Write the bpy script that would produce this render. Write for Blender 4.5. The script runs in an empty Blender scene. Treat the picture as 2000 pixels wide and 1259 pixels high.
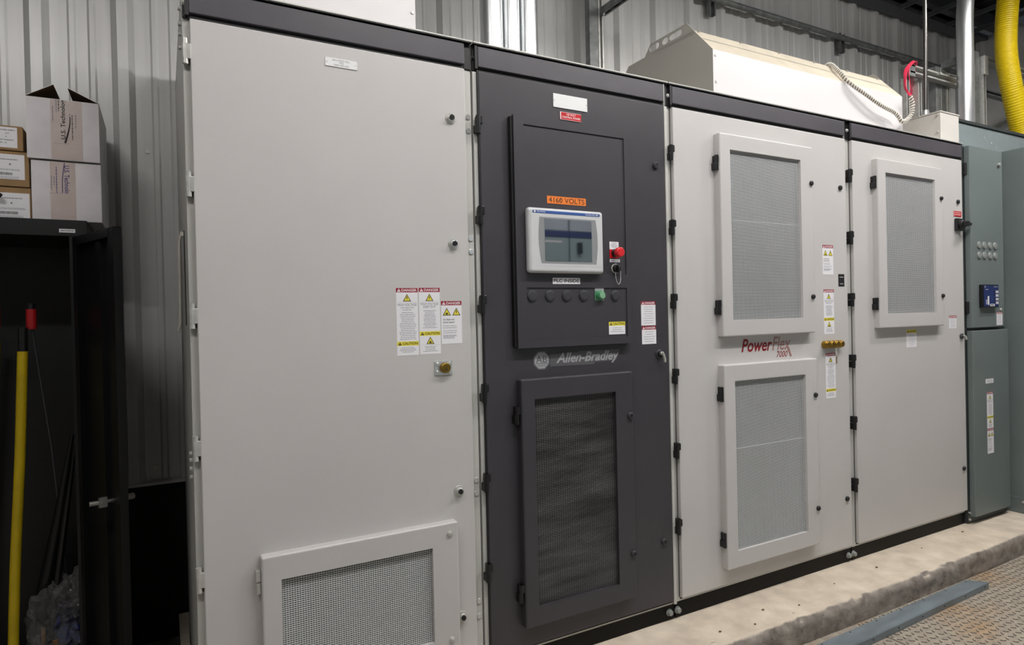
import bpy, bmesh, math, random
from mathutils import Vector, Matrix, noise
random.seed(7)
S = bpy.context.scene
COL = S.collection

# ---------------------------------------------------------------- camera
cd = bpy.data.cameras.new('camera'); cam = bpy.data.objects.new('camera', cd); COL.objects.link(cam)
cd.sensor_width = 36.0; cd.lens = 1244.4 / 2000 * 36; cd.clip_start = .05; cd.clip_end = 60
_a, _b, _c = 0.501892, -0.00704, -0.022852
_f = Vector((math.sin(_a) * math.cos(_b), math.cos(_a) * math.cos(_b), math.sin(_b)))
_r = Vector((math.cos(_a), -math.sin(_a), 0)); _u = _r.cross(_f)
_R = _r * math.cos(_c) + _u * math.sin(_c); _U = -_r * math.sin(_c) + _u * math.cos(_c)
_m = Matrix((_R, _U, -_f)).transposed().to_4x4(); _m.translation = Vector((-0.9944, -2.0165, 1.2))
cam.matrix_world = _m
S.camera = cam

# ---------------------------------------------------------------- view, world, lights
S.view_settings.view_transform = 'Standard'; S.view_settings.look = 'None'
S.view_settings.exposure = 0.06; S.view_settings.gamma = 1.0; S.view_settings.use_curve_mapping = False
W = bpy.data.worlds.new('world'); S.world = W; W.use_nodes = True
W.node_tree.nodes['Background'].inputs[0].default_value = (.8, .9, 1, 1)
W.node_tree.nodes['Background'].inputs[1].default_value = .03
# the ceiling fixtures (their tubes carry the light, see fixture())
LIGHTS = [(-2.0, -1.9), (.25, -1.4), (1.9, -1.4), (3.5, -.95)]
LZ, LPOWER, LCOL = 3.48, 31, (1.0, .975, .950)

# ---------------------------------------------------------------- materials
def lin(c):
    c /= 255.0
    return c / 12.92 if c <= .04045 else ((c + .055) / 1.055) ** 2.4
def rgb(r, g, b): return (lin(r), lin(g), lin(b), 1)
MATS = {}
def mat(name, col, rough=.5, metal=0.0, var=0.0, vscale=3.0, bump=0.0, bscale=60.0, spec=.5, col2=None, stretch=(1, 1, 1)):
    m = bpy.data.materials.new(name); m.use_nodes = True; nt = m.node_tree
    b = nt.nodes['Principled BSDF']
    b.inputs['Base Color'].default_value = rgb(*col)
    b.inputs['Roughness'].default_value = rough; b.inputs['Metallic'].default_value = metal
    b.inputs['Specular IOR Level'].default_value = spec
    if var or bump:
        tc = nt.nodes.new('ShaderNodeTexCoord'); mp = nt.nodes.new('ShaderNodeMapping')
        mp.inputs['Scale'].default_value = stretch
        nt.links.new(tc.outputs['Object'], mp.inputs['Vector'])
    if var:
        n = nt.nodes.new('ShaderNodeTexNoise'); n.inputs['Scale'].default_value = vscale; n.inputs['Detail'].default_value = 6
        r = nt.nodes.new('ShaderNodeValToRGB'); nt.links.new(mp.outputs[0], n.inputs['Vector'])
        nt.links.new(n.outputs['Fac'], r.inputs['Fac'])
        c2 = col2 if col2 else tuple(max(0, c * (1 - var)) for c in col)
        r.color_ramp.elements[0].position = .35; r.color_ramp.elements[1].position = .65
        r.color_ramp.elements[0].color = rgb(*c2); r.color_ramp.elements[1].color = rgb(*col)
        nt.links.new(r.outputs['Color'], b.inputs['Base Color'])
    if bump:
        n2 = nt.nodes.new('ShaderNodeTexNoise'); n2.inputs['Scale'].default_value = bscale; n2.inputs['Detail'].default_value = 4
        bp = nt.nodes.new('ShaderNodeBump'); bp.inputs['Strength'].default_value = bump; bp.inputs['Distance'].default_value = .002
        nt.links.new(mp.outputs[0], n2.inputs['Vector']); nt.links.new(n2.outputs['Fac'], bp.inputs['Height'])
        nt.links.new(bp.outputs['Normal'], b.inputs['Normal'])
    MATS[name] = m
    return m
M_door = mat('light grey enamel', (200, 197, 195), .38, var=.02, vscale=2, bump=.04, bscale=300)
M_frame = mat('light grey frame enamel', (196, 195, 190), .45, var=.02, vscale=5)
M_dark = mat('charcoal enamel', (63, 60, 65), .42, var=.06, vscale=4, bump=.05, bscale=300)
M_head = mat('charcoal header enamel', (75, 72, 78), .42, var=.07, vscale=5)
M_black = mat('black enamel', (22, 21, 22), .45, var=.2, vscale=9)
M_blackpl = mat('black plastic', (24, 24, 25), .35)
M_seal = mat('dark grey rubber seal', (92, 90, 87), .7)
M_base = mat('black painted plinth', (14, 13, 13), .5, var=.35, vscale=14, spec=.2)
M_edge = mat('bare steel edge', (190, 188, 182), .4, .3)
M_steel = mat('zinc plated steel', (214, 213, 208), .34, .45, var=.08, vscale=40)
M_chrome = mat('chromed steel', (228, 228, 226), .22, .7)
M_galv = mat('galvanised conduit', (214, 217, 218), .33, .8, var=.10, vscale=14, stretch=(1, 1, .25))
M_galvd = mat('dull galvanised strut', (138, 141, 140), .42, .35, var=.2, vscale=20)
M_brass = mat('brass', (176, 140, 62), .3, .95, var=.2, vscale=60)
M_whitelab = mat('white label vinyl', (238, 236, 240), .4)
M_nick = mat('engraved white plate', (240, 240, 240), .25)
M_red = mat('danger red print', (150, 22, 48), .4)
M_redpl = mat('red engraved plate', (196, 24, 34), .35)
M_yellow = mat('caution yellow print', (232, 218, 70), .4)
M_ink = mat('black ink', (25, 24, 26), .5)
M_ink2 = mat('grey ink', (132, 131, 140), .6)
M_inkb = mat('blue violet ink', (70, 66, 120), .6)
M_white = mat('white ink', (240, 235, 235), .5)
M_orange = mat('orange label tape', (236, 128, 48), .45)
M_pv = mat('pale grey terminal plastic', (206, 207, 208), .4)
M_pvg = mat('mid grey terminal plastic', (140, 142, 144), .45)
M_blue = mat('blue print', (58, 92, 160), .35)
M_btn = mat('charcoal plug plastic', (60, 60, 63), .4)
M_green = mat('green button plastic', (72, 140, 98), .3)
M_greenl = mat('pale green lens', (130, 175, 140), .25)
M_redb = mat('red button plastic', (214, 42, 48), .3)
M_logo = mat('silver grey print', (165, 165, 168), .4)
M_logod = mat('dark grey print', (92, 91, 94), .45)
M_mesh = mat('grey wire screen', (208, 210, 210), .45, .1)
M_meshback = mat('grey filter backing', (44, 44, 46), .9)
M_meshd = mat('black wire screen', (110, 107, 108), .4, .1, var=.35, vscale=22, stretch=(.15, 1, 1))
M_meshdb = mat('dark filter backing', (20, 20, 22), .9)
M_grn = mat('grey green enamel', (112, 122, 121), .4, var=.05, vscale=3, bump=.03, bscale=250)
M_grn2 = mat('pale grey green enamel', (128, 139, 140), .35, var=.06, vscale=6)
M_grnd = mat('dark grey green', (52, 58, 58), .5)
M_plug = mat('grey hole plug', (140, 144, 141), .45)
M_navy = mat('navy relay face', (26, 44, 100), .35)
M_wall = mat('galvalume wall panel', (210, 210, 208), .36, .10, var=.06, vscale=3, stretch=(6, 1, .3))
M_curb = mat('black wall curb', (26, 25, 24), .7, var=.25, vscale=6)
M_ceil = mat('dark roof deck', (46, 48, 54), .6, .2, var=.2, vscale=3)
M_joist = mat('grey roof purlin steel', (96, 98, 104), .5, .4)
M_hood = mat('white hood enamel', (222, 219, 220), .4, var=.02, vscale=2)
M_hoodend = mat('warm grey hood enamel', (180, 177, 168), .45, var=.03, vscale=3)
M_hoodtop = mat('cream primer hood top', (226, 216, 196), .5, var=.05, vscale=8)
M_beige = mat('beige junction box enamel', (206, 202, 196), .45)
M_card = mat('brown cardboard', (160, 128, 88), .8, var=.1, vscale=12, bump=.2, bscale=120)
M_carddk = mat('kraft cardboard inside', (112, 88, 55), .85, var=.12, vscale=14)
M_cardw = mat('white cardboard', (232, 228, 230), .6, var=.06, vscale=9, bump=.15, bscale=80)
M_tape = mat('pinkish packing tape', (208, 192, 186), .3, var=.04, vscale=20)
M_yel = mat('yellow fibreglass handle', (196, 170, 20), .35, var=.08, vscale=10)
M_hose = mat('yellow corrugated plastic', (226, 196, 14), .38)
M_redp = mat('red plastic collar', (160, 22, 26), .4)
M_wire = mat('pink red wire', (218, 52, 84), .45)
M_cable = mat('white spiral wrap', (226, 222, 214), .5)
M_strip = mat('blue grey painted steel', (122, 133, 139), .38, .1, var=.16, vscale=5, stretch=(1, 4, 1), bump=.05, bscale=200)
M_latch = mat('worn zinc latch', (150, 148, 144), .3, .7)
M_lock = mat('black locker enamel', (20, 20, 22), .38, var=.15, vscale=3, bump=.05, bscale=150)
M_floor = mat('room floor concrete', (158, 150, 140), .7, var=.12, vscale=5, bump=.2)
M_bluecloth = mat('blue rags', (34, 54, 124), .8, var=.5, vscale=30, bump=.6, bscale=60)
M_tan = mat('tan wood', (120, 88, 56), .6)
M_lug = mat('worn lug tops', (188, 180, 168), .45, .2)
M_lugside = mat('darker lug sides', (96, 88, 78), .8)  # side faces of the lugs, darker than their tops
M_room = mat('room liner panel', (150, 150, 148), .6)

def special_materials():
    # concrete: beige dusty top, grey pitted face
    m = mat('pad concrete', (206, 190, 168), .85); nt = m.node_tree; b = nt.nodes['Principled BSDF']; L = nt.links.new; N = nt.nodes.new
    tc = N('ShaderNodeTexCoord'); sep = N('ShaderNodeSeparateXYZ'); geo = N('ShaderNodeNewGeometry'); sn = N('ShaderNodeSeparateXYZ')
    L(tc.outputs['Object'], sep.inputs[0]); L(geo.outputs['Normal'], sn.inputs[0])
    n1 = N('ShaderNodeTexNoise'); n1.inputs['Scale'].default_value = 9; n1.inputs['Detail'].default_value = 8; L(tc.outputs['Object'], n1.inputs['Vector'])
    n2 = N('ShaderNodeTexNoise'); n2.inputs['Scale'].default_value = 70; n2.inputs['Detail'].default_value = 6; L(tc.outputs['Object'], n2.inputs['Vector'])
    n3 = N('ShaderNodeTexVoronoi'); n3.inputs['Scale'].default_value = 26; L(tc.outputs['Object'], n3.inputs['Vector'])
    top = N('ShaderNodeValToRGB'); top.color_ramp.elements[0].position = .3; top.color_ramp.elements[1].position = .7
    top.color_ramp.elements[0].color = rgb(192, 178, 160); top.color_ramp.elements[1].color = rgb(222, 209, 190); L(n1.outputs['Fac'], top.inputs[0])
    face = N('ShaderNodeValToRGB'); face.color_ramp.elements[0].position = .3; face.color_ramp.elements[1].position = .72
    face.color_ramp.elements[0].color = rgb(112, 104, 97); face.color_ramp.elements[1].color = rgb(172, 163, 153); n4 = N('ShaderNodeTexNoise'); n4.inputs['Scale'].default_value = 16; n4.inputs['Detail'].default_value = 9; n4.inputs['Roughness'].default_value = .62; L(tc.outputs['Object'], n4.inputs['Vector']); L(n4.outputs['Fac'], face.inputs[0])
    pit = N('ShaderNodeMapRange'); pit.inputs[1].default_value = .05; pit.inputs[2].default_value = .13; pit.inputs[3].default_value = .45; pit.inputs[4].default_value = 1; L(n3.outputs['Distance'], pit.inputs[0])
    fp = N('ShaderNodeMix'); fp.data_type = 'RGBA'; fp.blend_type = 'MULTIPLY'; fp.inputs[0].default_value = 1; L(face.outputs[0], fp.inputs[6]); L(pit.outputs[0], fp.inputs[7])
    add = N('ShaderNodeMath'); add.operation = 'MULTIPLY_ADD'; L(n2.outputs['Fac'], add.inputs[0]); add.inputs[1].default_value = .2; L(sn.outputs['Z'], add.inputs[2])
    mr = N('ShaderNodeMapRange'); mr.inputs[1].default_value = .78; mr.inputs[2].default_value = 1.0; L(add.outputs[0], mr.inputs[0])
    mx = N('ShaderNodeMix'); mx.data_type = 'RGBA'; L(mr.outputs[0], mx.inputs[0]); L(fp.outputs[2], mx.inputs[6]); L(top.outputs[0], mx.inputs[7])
    L(mx.outputs[2], b.inputs['Base Color'])
    bp = N('ShaderNodeBump'); bp.inputs['Strength'].default_value = .5; bp.inputs['Distance'].default_value = .004; L(n2.outputs['Fac'], bp.inputs['Height']); L(bp.outputs[0], b.inputs['Normal'])
    # checker plate: worn tan grey with rust
    m = mat('worn checker plate', (150, 140, 128), .55, .15); nt = m.node_tree; b = nt.nodes['Principled BSDF']; L = nt.links.new; N = nt.nodes.new
    tc = N('ShaderNodeTexCoord')
    n1 = N('ShaderNodeTexNoise'); n1.inputs['Scale'].default_value = 2.6; n1.inputs['Detail'].default_value = 7; L(tc.outputs['Object'], n1.inputs['Vector'])
    n2 = N('ShaderNodeTexNoise'); n2.inputs['Scale'].default_value = 30; n2.inputs['Detail'].default_value = 5; L(tc.outputs['Object'], n2.inputs['Vector'])
    r1 = N('ShaderNodeValToRGB'); e = r1.color_ramp.elements; e[0].position = .32; e[0].color = rgb(176, 146, 112); e[1].position = .5; e[1].color = rgb(172, 161, 146)
    L(n1.outputs['Fac'], r1.inputs[0])
    r2 = N('ShaderNodeMapRange'); r2.inputs[1].default_value = .3; r2.inputs[2].default_value = .7; r2.inputs[3].default_value = .72; r2.inputs[4].default_value = 1.1; L(n2.outputs['Fac'], r2.inputs[0])
    mm = N('ShaderNodeMix'); mm.data_type = 'RGBA'; mm.blend_type = 'MULTIPLY'; mm.inputs[0].default_value = 1; L(r1.outputs[0], mm.inputs[6]); L(r2.outputs[0], mm.inputs[7])
    L(mm.outputs[2], b.inputs['Base Color'])
    # flexible logo print: horizontal stripes of ink with gaps
    m = mat('striped red print', (128, 30, 34), .4); nt = m.node_tree; b = nt.nodes['Principled BSDF']; L = nt.links.new; N = nt.nodes.new
    tc = N('ShaderNodeTexCoord'); sep = N('ShaderNodeSeparateXYZ'); L(tc.outputs['Object'], sep.inputs[0])
    ma = N('ShaderNodeMath'); ma.operation = 'MULTIPLY'; ma.inputs[1].default_value = 1 / .0052; L(sep.outputs['Z'], ma.inputs[0])
    fr = N('ShaderNodeMath'); fr.operation = 'FRACT'; L(ma.outputs[0], fr.inputs[0])
    gt = N('ShaderNodeMath'); gt.operation = 'GREATER_THAN'; gt.inputs[1].default_value = .36; L(fr.outputs[0], gt.inputs[0])
    mx = N('ShaderNodeMix'); mx.data_type = 'RGBA'; L(gt.outputs[0], mx.inputs[0]); mx.inputs[6].default_value = rgb(198, 190, 184); mx.inputs[7].default_value = rgb(138, 52, 50)
    L(mx.outputs[2], b.inputs['Base Color'])
    # dark glass of the display
    m = mat('dark display glass', (30, 38, 44), .03); m.node_tree.nodes['Principled BSDF'].inputs['IOR'].default_value = 3.0
    # clear plastic bag
    m = mat('clear plastic film', (235, 238, 240), .12); nt = m.node_tree; L = nt.links.new; N = nt.nodes.new
    tr = N('ShaderNodeBsdfTransparent'); gl = N('ShaderNodeBsdfGlossy'); gl.inputs['Roughness'].default_value = .14; fr = N('ShaderNodeFresnel'); fr.inputs[0].default_value = 1.45; mx = N('ShaderNodeMixShader')
    L(fr.outputs[0], mx.inputs[0]); L(tr.outputs[0], mx.inputs[1]); L(gl.outputs[0], mx.inputs[2]); df = N('ShaderNodeBsdfDiffuse'); df.inputs[0].default_value = rgb(200, 200, 200); m2 = N('ShaderNodeMixShader'); m2.inputs[0].default_value = .11; L(mx.outputs[0], m2.inputs[1]); L(df.outputs[0], m2.inputs[2]); L(m2.outputs[0], nt.nodes['Material Output'].inputs['Surface'])
    # lamp tube
    m = mat('lit tube', (255, 250, 240), .5); b = m.node_tree.nodes['Principled BSDF']
    b.inputs['Emission Color'].default_value = (*LCOL, 1); b.inputs['Emission Strength'].default_value = 34
special_materials()
M_conc, M_check, M_stripe, M_glass, M_film, M_tube = [MATS[k] for k in ('pad concrete', 'worn checker plate', 'striped red print', 'dark display glass', 'clear plastic film', 'lit tube')]

# ---------------------------------------------------------------- mesh builder
WORLD = {}       # object name -> world origin
class MB:
    def __init__(s): s.v = []; s.f = []; s.m = []; s.sm = []; s.mats = []
    def mi(s, m):
        if m not in s.mats: s.mats.append(m)
        return s.mats.index(m)
    def add(s, vs, fs, m, smooth=False):
        o = len(s.v); k = s.mi(m); s.v += [tuple(p) for p in vs]
        for f in fs: s.f.append([o + i for i in f]); s.m.append(k); s.sm.append(smooth)
        return s
    def addbm(s, bm, m, smooth=False):
        bm.verts.index_update()
        s.add([v.co[:] for v in bm.verts], [[v.index for v in f.verts] for f in bm.faces], m, smooth); bm.free(); return s
    def box(s, x0, x1, y0, y1, z0, z1, m, bev=0.0, seg=2):
        x0, x1 = min(x0, x1), max(x0, x1); y0, y1 = min(y0, y1), max(y0, y1); z0, z1 = min(z0, z1), max(z0, z1)
        vs = [(x, y, z) for x in (x0, x1) for y in (y0, y1) for z in (z0, z1)]
        fs = [(0, 1, 3, 2), (4, 6, 7, 5), (0, 4, 5, 1), (2, 3, 7, 6), (0, 2, 6, 4), (1, 5, 7, 3)]
        if bev <= 0: return s.add(vs, fs, m)
        bm = bmesh.new(); bv = [bm.verts.new(v) for v in vs]
        for f in fs: bm.faces.new([bv[i] for i in f])
        bmesh.ops.bevel(bm, geom=bm.edges[:], offset=bev, segments=seg, profile=.5, affect='EDGES')
        return s.addbm(bm, m)
    def obox(s, c, ax, ay, az, m):     # oriented box: centre, three half vectors
        c = Vector(c); ax, ay, az = Vector(ax), Vector(ay), Vector(az)
        vs = [c + ax * i + ay * j + az * k for i in (-1, 1) for j in (-1, 1) for k in (-1, 1)]
        return s.add(vs, [(0, 1, 3, 2), (4, 6, 7, 5), (0, 4, 5, 1), (2, 3, 7, 6), (0, 2, 6, 4), (1, 5, 7, 3)], m)
    def prism(s, pts, d, m):            # polygon pts (3D) extruded by vector d
        n = len(pts); d = Vector(d); a = [Vector(p) for p in pts]; b = [p + d for p in a]
        fs = [list(range(n))[::-1], list(range(n, 2 * n))] + [(i, (i + 1) % n, n + (i + 1) % n, n + i) for i in range(n)]
        return s.add(a + b, fs, m)
    def tube(s, path, r, m, n=12, rad=None, cap=True):
        P = [Vector(p) for p in path]; rings = []; up = None
        for i, p in enumerate(P):
            t = (P[min(i + 1, len(P) - 1)] - P[max(i - 1, 0)]).normalized()
            if up is None:
                up = Vector((0, 0, 1)) if abs(t.z) < .9 else Vector((1, 0, 0))
            up = (up - t * up.dot(t)).normalized(); w = t.cross(up)
            rr = rad[i] if rad else r
            rings.append([p + (up * math.cos(2 * math.pi * k / n) + w * math.sin(2 * math.pi * k / n)) * rr for k in range(n)])
        vs = [q for R in rings for q in R]; fs = []
        for i in range(len(P) - 1):
            for k in range(n): fs.append((i * n + k, i * n + (k + 1) % n, (i + 1) * n + (k + 1) % n, (i + 1) * n + k))
        s.add(vs, fs, m, True)
        if cap: s.add(rings[0], [list(range(n))[::-1]], m); s.add(rings[-1], [list(range(n))], m)
        return s
    def cyl(s, a, b, r, m, n=20, r2=None, bev=0):
        a, b = Vector(a), Vector(b); r2 = r if r2 is None else r2
        if bev:
            t = (b - a).normalized() * bev
            return s.tube([a, b - t, b - t * .3, b], r, m, n, rad=[r, r2, r2 - bev * .4, r2 - bev], cap=True)
        return s.tube([a, b], r, m, n, rad=[r, r2])
    def disc(s, x, y, z, r, d, m, n=20, bev=0, rx=None): # disc facing -y, from y to y-d
        return s.cyl((x, y, z), (x, y - d, z), r, m, n, bev=bev)
    def build(s, name, parent=None, label=None, kind=None, at=None, autosm=False):
        xs = [p[0] for p in s.v]; ys = [p[1] for p in s.v]; zs = [p[2] for p in s.v]
        o = at if at else ((min(xs) + max(xs)) / 2, (min(ys) + max(ys)) / 2, min(zs))
        me = bpy.data.meshes.new(name); me.from_pydata([(p[0] - o[0], p[1] - o[1], p[2] - o[2]) for p in s.v], [], s.f)
        for m in s.mats: me.materials.append(m)
        me.polygons.foreach_set('material_index', s.m); me.polygons.foreach_set('use_smooth', s.sm); me.update()
        ob = bpy.data.objects.new(name, me); COL.objects.link(ob); WORLD[ob.name] = Vector(o)
        if parent: ob.parent = parent; ob.location = Vector(o) - WORLD[parent.name]
        else: ob.location = o
        if label: ob['label'] = label
        if kind: ob['kind'] = kind
        return ob
def thing(name, label, cat, loc, group=None):
    o = bpy.data.objects.new(name, None); COL.objects.link(o); o.location = loc; o.empty_display_size = .1
    WORLD[o.name] = Vector(loc); return tag(o, label, cat, group)
def tag(o, label, cat, group=None):
    o['label'] = label; o['category'] = cat
    if group: o['group'] = group
    return o
def fix(bm_ob):
    bm = bmesh.new(); bm.from_mesh(bm_ob.data); bmesh.ops.recalc_face_normals(bm, faces=bm.faces[:]); bm.to_mesh(bm_ob.data); bm.free(); return bm_ob

# text as geometry, cached
_TX = {}
def text_geo(body, off=0.0, shear=0.0):
    k = (body, off, shear)
    if k in _TX: return _TX[k]
    cu = bpy.data.curves.new('tmp', 'FONT'); cu.body = body; cu.size = 1; cu.offset = off; cu.shear = shear; cu.resolution_u = 3
    ob = bpy.data.objects.new('tmp', cu); COL.objects.link(ob)
    dg = bpy.context.evaluated_depsgraph_get(); me = bpy.data.meshes.new_from_object(ob.evaluated_get(dg))
    vs = [v.co[:] for v in me.vertices]; fs = [list(p.vertices) for p in me.polygons]
    bpy.data.objects.remove(ob); bpy.data.curves.remove(cu); bpy.data.meshes.remove(me)
    x0 = min(v[0] for v in vs); x1 = max(v[0] for v in vs); y0 = min(v[1] for v in vs); y1 = max(v[1] for v in vs)
    _TX[k] = ([((v[0] - x0) / (x1 - x0), (v[1] - y0) / (y1 - y0)) for v in vs], fs, (x1 - x0) / (y1 - y0))
    return _TX[k]
def text(mb, body, x0, x1, z0, z1, y, m, off=0.0, shear=0.0, fn=None):
    vs, fs, asp = text_geo(body, off, shear)
    if fn is None: fn = lambda a, b: (x0 + a * (x1 - x0), y, z0 + b * (z1 - z0))
    mb.add([fn(*v) for v in vs], fs, m)
def textc(mb, body, cx, z0, h, wmax, y, m, off=0.0, shear=0.0, left=None):
    asp = text_geo(body, off, shear)[2]; w = min(h * asp, wmax)
    a = cx - w / 2 if left is None else left
    text(mb, body, a, a + w, z0, z0 + h, y, m, off, shear)
def lines(mb, x0, x1, zt, zb, n, y, m=None, left=False, seed=1, h=.0016):
    rnd = random.Random(seed); m = m or M_ink2
    for i in range(n):
        z = zt - (zt - zb) * (i + .5) / n; w = (x1 - x0) * rnd.uniform(.62, .98)
        a = x0 if left else (x0 + x1 - w) / 2; e = a + w
        while a < e:
            q = min(e, a + rnd.uniform(.003, .010)); mb.box(a, q, y, y + .0001, z - h / 2, z + h / 2, m); a = q + .0014
def tri(mb, cx, z0, w, y, out=None, inn=None, bolt=True, blast=False):
    out = out or M_ink; inn = inn or M_yellow; h = w * .87
    mb.add([(cx - w / 2, y, z0), (cx + w / 2, y, z0), (cx, y, z0 + h)], [(0, 1, 2)], out)
    k = .13 * w
    mb.add([(cx - w / 2 + k, y - .0001, z0 + k * .55), (cx + w / 2 - k, y - .0001, z0 + k * .55), (cx, y - .0001, z0 + h - k * 1.05)], [(0, 1, 2)], inn)
    if bolt:
        mb.add([(cx + a * w, y - .0002, z0 + b * w) for a, b in ((-.02, .62), (-.10, .36), (-.02, .38), (-.06, .12), (.09, .42), (.01, .40), (.06, .60))], [(0, 1, 2, 5, 6), (2, 3, 4, 5)], M_ink)
    if blast:
        mb.add([(cx + a * w, y - .0002, z0 + b * w) for a, b in ((-.22, .12), (.22, .12), (.10, .2), (.16, .34), (.04, .26), (-.02, .42), (-.07, .26), (-.17, .3), (-.12, .2))], [(0, 1, 2, 8), (2, 3, 4), (2, 4, 6, 8), (4, 5, 6), (6, 7, 8)], M_ink)

T = .0006
def danger_label(parent, x0, x1, z1, z0, y, kind, label=None, seed=1):
    """a printed warning sticker, its top left at x0,z1"""
    mb = MB(); w = x1 - x0; cx = (x0 + x1) / 2; f = y - T; g = f - .0002; bh = w * .19
    mb.box(x0, x1, f, y, z0, z1, M_whitelab)
    def band(zt, word, bm, im, warn):
        mb.box(x0, x1, f - .0001, f, zt - bh, zt, bm)
        text(mb, word, x0 + w * .25, x1 - w * .05, zt - bh * .80, zt - bh * .20, g, im, off=.02)
        c = x0 + w * .13
        mb.add([(c - w * .085, g, zt - bh * .86), (c + w * .085, g, zt - bh * .86), (c, g, zt - bh * .12)], [(0, 1, 2)], warn)
        mb.box(c - w * .008, c + w * .008, g - .0001, g, zt - bh * .74, zt - bh * .4, bm)
    if kind in ('hv', 'keep', 'arc', 'text'): band(z1, 'DANGER', M_red, M_white, M_white)
    if kind == 'caution': band(z1, 'CAUTION', M_yellow, M_ink, M_ink)
    za = z1 - bh
    if kind == 'hv':
        tri(mb, cx, za - w * .40, w * .38, g)
        mb.box(x0 + w * .06, x1 - w * .06, g, f, za - w * .43, za - w * .425, M_ink2)
        textc(mb, 'HIGH VOLTAGE', cx, za - w * .60, w * .115, w * .88, g, M_ink2, off=.005)
        textc(mb, 'LIVE CAPACITOR', cx, za - w * .71, w * .07, w * .62, g, M_ink2)
        textc(mb, 'IN CIRCUIT', cx, za - w * .81, w * .07, w * .4, g, M_ink2)
        zc = z0 + w * .62
        lines(mb, x0 + w * .1, x1 - w * .08, za - w * .86, zc + w * .06, 16, g, seed=seed)
        band(zc, 'CAUTION', M_yellow, M_ink, M_ink); lines(mb, x0 + w * .1, x1 - w * .1, zc - bh - w * .05, z0 + w * .12, 4, g, seed=seed + 3)
    if kind == 'keep':
        tri(mb, cx, za - w * .40, w * .38, g)
        mb.box(x0 + w * .06, x1 - w * .06, g, f, za - w * .43, za - w * .425, M_ink2)
        textc(mb, 'HIGH VOLTAGE', cx, za - w * .58, w * .105, w * .86, g, M_ink2, off=.005)
        textc(mb, 'KEEP OUT', cx, za - w * .71, w * .105, w * .6, g, M_ink2, off=.005)
        zc = z0 + w * 1.02
        lines(mb, x0 + w * .14, x1 - w * .14, za - w * .80, zc + w * .13, 12, g, seed=seed)
        band(zc, 'CAUTION', M_yellow, M_ink, M_ink); tri(mb, cx, zc - bh - w * .38, w * .38, g, bolt=False, blast=True)
        mb.box(x0 + w * .06, x1 - w * .06, g, f, zc - bh - w * .42, zc - bh - w * .415, M_ink2)
        lines(mb, x0 + w * .14, x1 - w * .14, zc - bh - w * .46, z0 + w * .10, 4, g, seed=seed + 2)
    if kind == 'arc':
        tri(mb, x0 + w * .27, za - w * .46, w * .40, g, bolt=False, blast=True); tri(mb, x0 + w * .74, za - w * .46, w * .40, g)
        textc(mb, 'Arc flash and', cx, za - w * .68, w * .075, w * .62, g, M_ink, off=.012, left=x0 + w * .08)
        textc(mb, 'shock hazard', cx, za - w * .80, w * .075, w * .62, g, M_ink, off=.012, left=x0 + w * .08)
        q = (za - w * .86 - z0 - w * .2) / 3
        for i in range(3): lines(mb, x0 + w * .08, x1 - w * .1, za - w * .88 - q * i, za - w * .88 - q * i - q * .8, 2 + (i == 2) * 2, g, left=True, seed=seed + i)
    if kind == 'text' or kind == 'caution':
        n = max(3, int((za - z0) / .010)); lines(mb, x0 + w * .1, x1 - w * .08, za - w * .06, z0 + w * .08, n, g, seed=seed)
    return mb.build('warning_label', parent, label)

# ---------------------------------------------------------------- repeated cabinet details
def frame_panel(mb, X, Z, hX, hZ, yf, yb, m, bev=.006):
    """door-sized slab with a rectangular opening, outer front edges rounded"""
    (x0, x1), (z0, z1), (a0, a1), (c0, c1) = X, Z, hX, hZ
    bm = bmesh.new(); V = lambda x, y, z: bm.verts.new((x, y, z))
    O = [(x0, z0), (x1, z0), (x1, z1), (x0, z1)]; H = [(a0, c0), (a1, c0), (a1, c1), (a0, c1)]
    of = [V(x, yf, z) for x, z in O]; ob = [V(x, yb, z) for x, z in O]; hf = [V(x, yf, z) for x, z in H]; hb = [V(x, yb, z) for x, z in H]
    for i in range(4):
        j = (i + 1) % 4
        bm.faces.new((of[i], of[j], hf[j], hf[i])); bm.faces.new((ob[j], of[j], of[i], ob[i])[::-1][::-1]); bm.faces.new((hf[i], hf[j], hb[j], hb[i])); bm.faces.new((ob[i], hb[i], hb[j], ob[j]))
    bmesh.ops.recalc_face_normals(bm, faces=bm.faces[:])
    ed = [e for e in bm.edges if (e.verts[0] in of and e.verts[1] in of) or (e.verts[0] in of and e.verts[1] in ob) or (e.verts[0] in ob and e.verts[1] in of)]
    bmesh.ops.bevel(bm, geom=ed, offset=bev, segments=3, profile=.5, affect='EDGES')
    mb.addbm(bm, m)
def screen(parent, x0, x1, z0, z1, y, mw, mbk, pz=.0062, px=.0098, name='mesh_screen', seam=None):
    mb = MB(); n = int((z1 - z0) / pz); k = int((x1 - x0) / px)
    for i in range(k + 1):
        x = x0 + (x1 - x0) * i / k; mb.box(x - .0011, x + .0011, y + .0016, y + .0028, z0, z1, mw)
    for i in range(n + 1):
        z = z0 + (z1 - z0) * i / n; mb.box(x0, x1, y, y + .0016, z - .0014, z + .0014, mw)
    if seam: mb.box(x0, x1, y - .0008, y, seam - .0012, seam + .0012, mw)
    mb.box(x0, x1, y + .009, y + .012, z0, z1, mbk)
    return mb.build(name, parent)
def hinge(parent, x, y, z, m=None, h=.062, label=None):
    m = m or M_blackpl; mb = MB()
    mb.box(x - .004, x + .016, y - .019, y + .012, z + .001, z + h / 2, m, .003); mb.box(x - .010, x + .008, y - .017, y + .012, z - h / 2, z - .001, m, .003)
    mb.cyl((x, y - .012, z - h / 2 - .002), (x, y - .012, z + h / 2), .0085, m, 14)
    return mb.build('hinge', parent, label)
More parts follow.
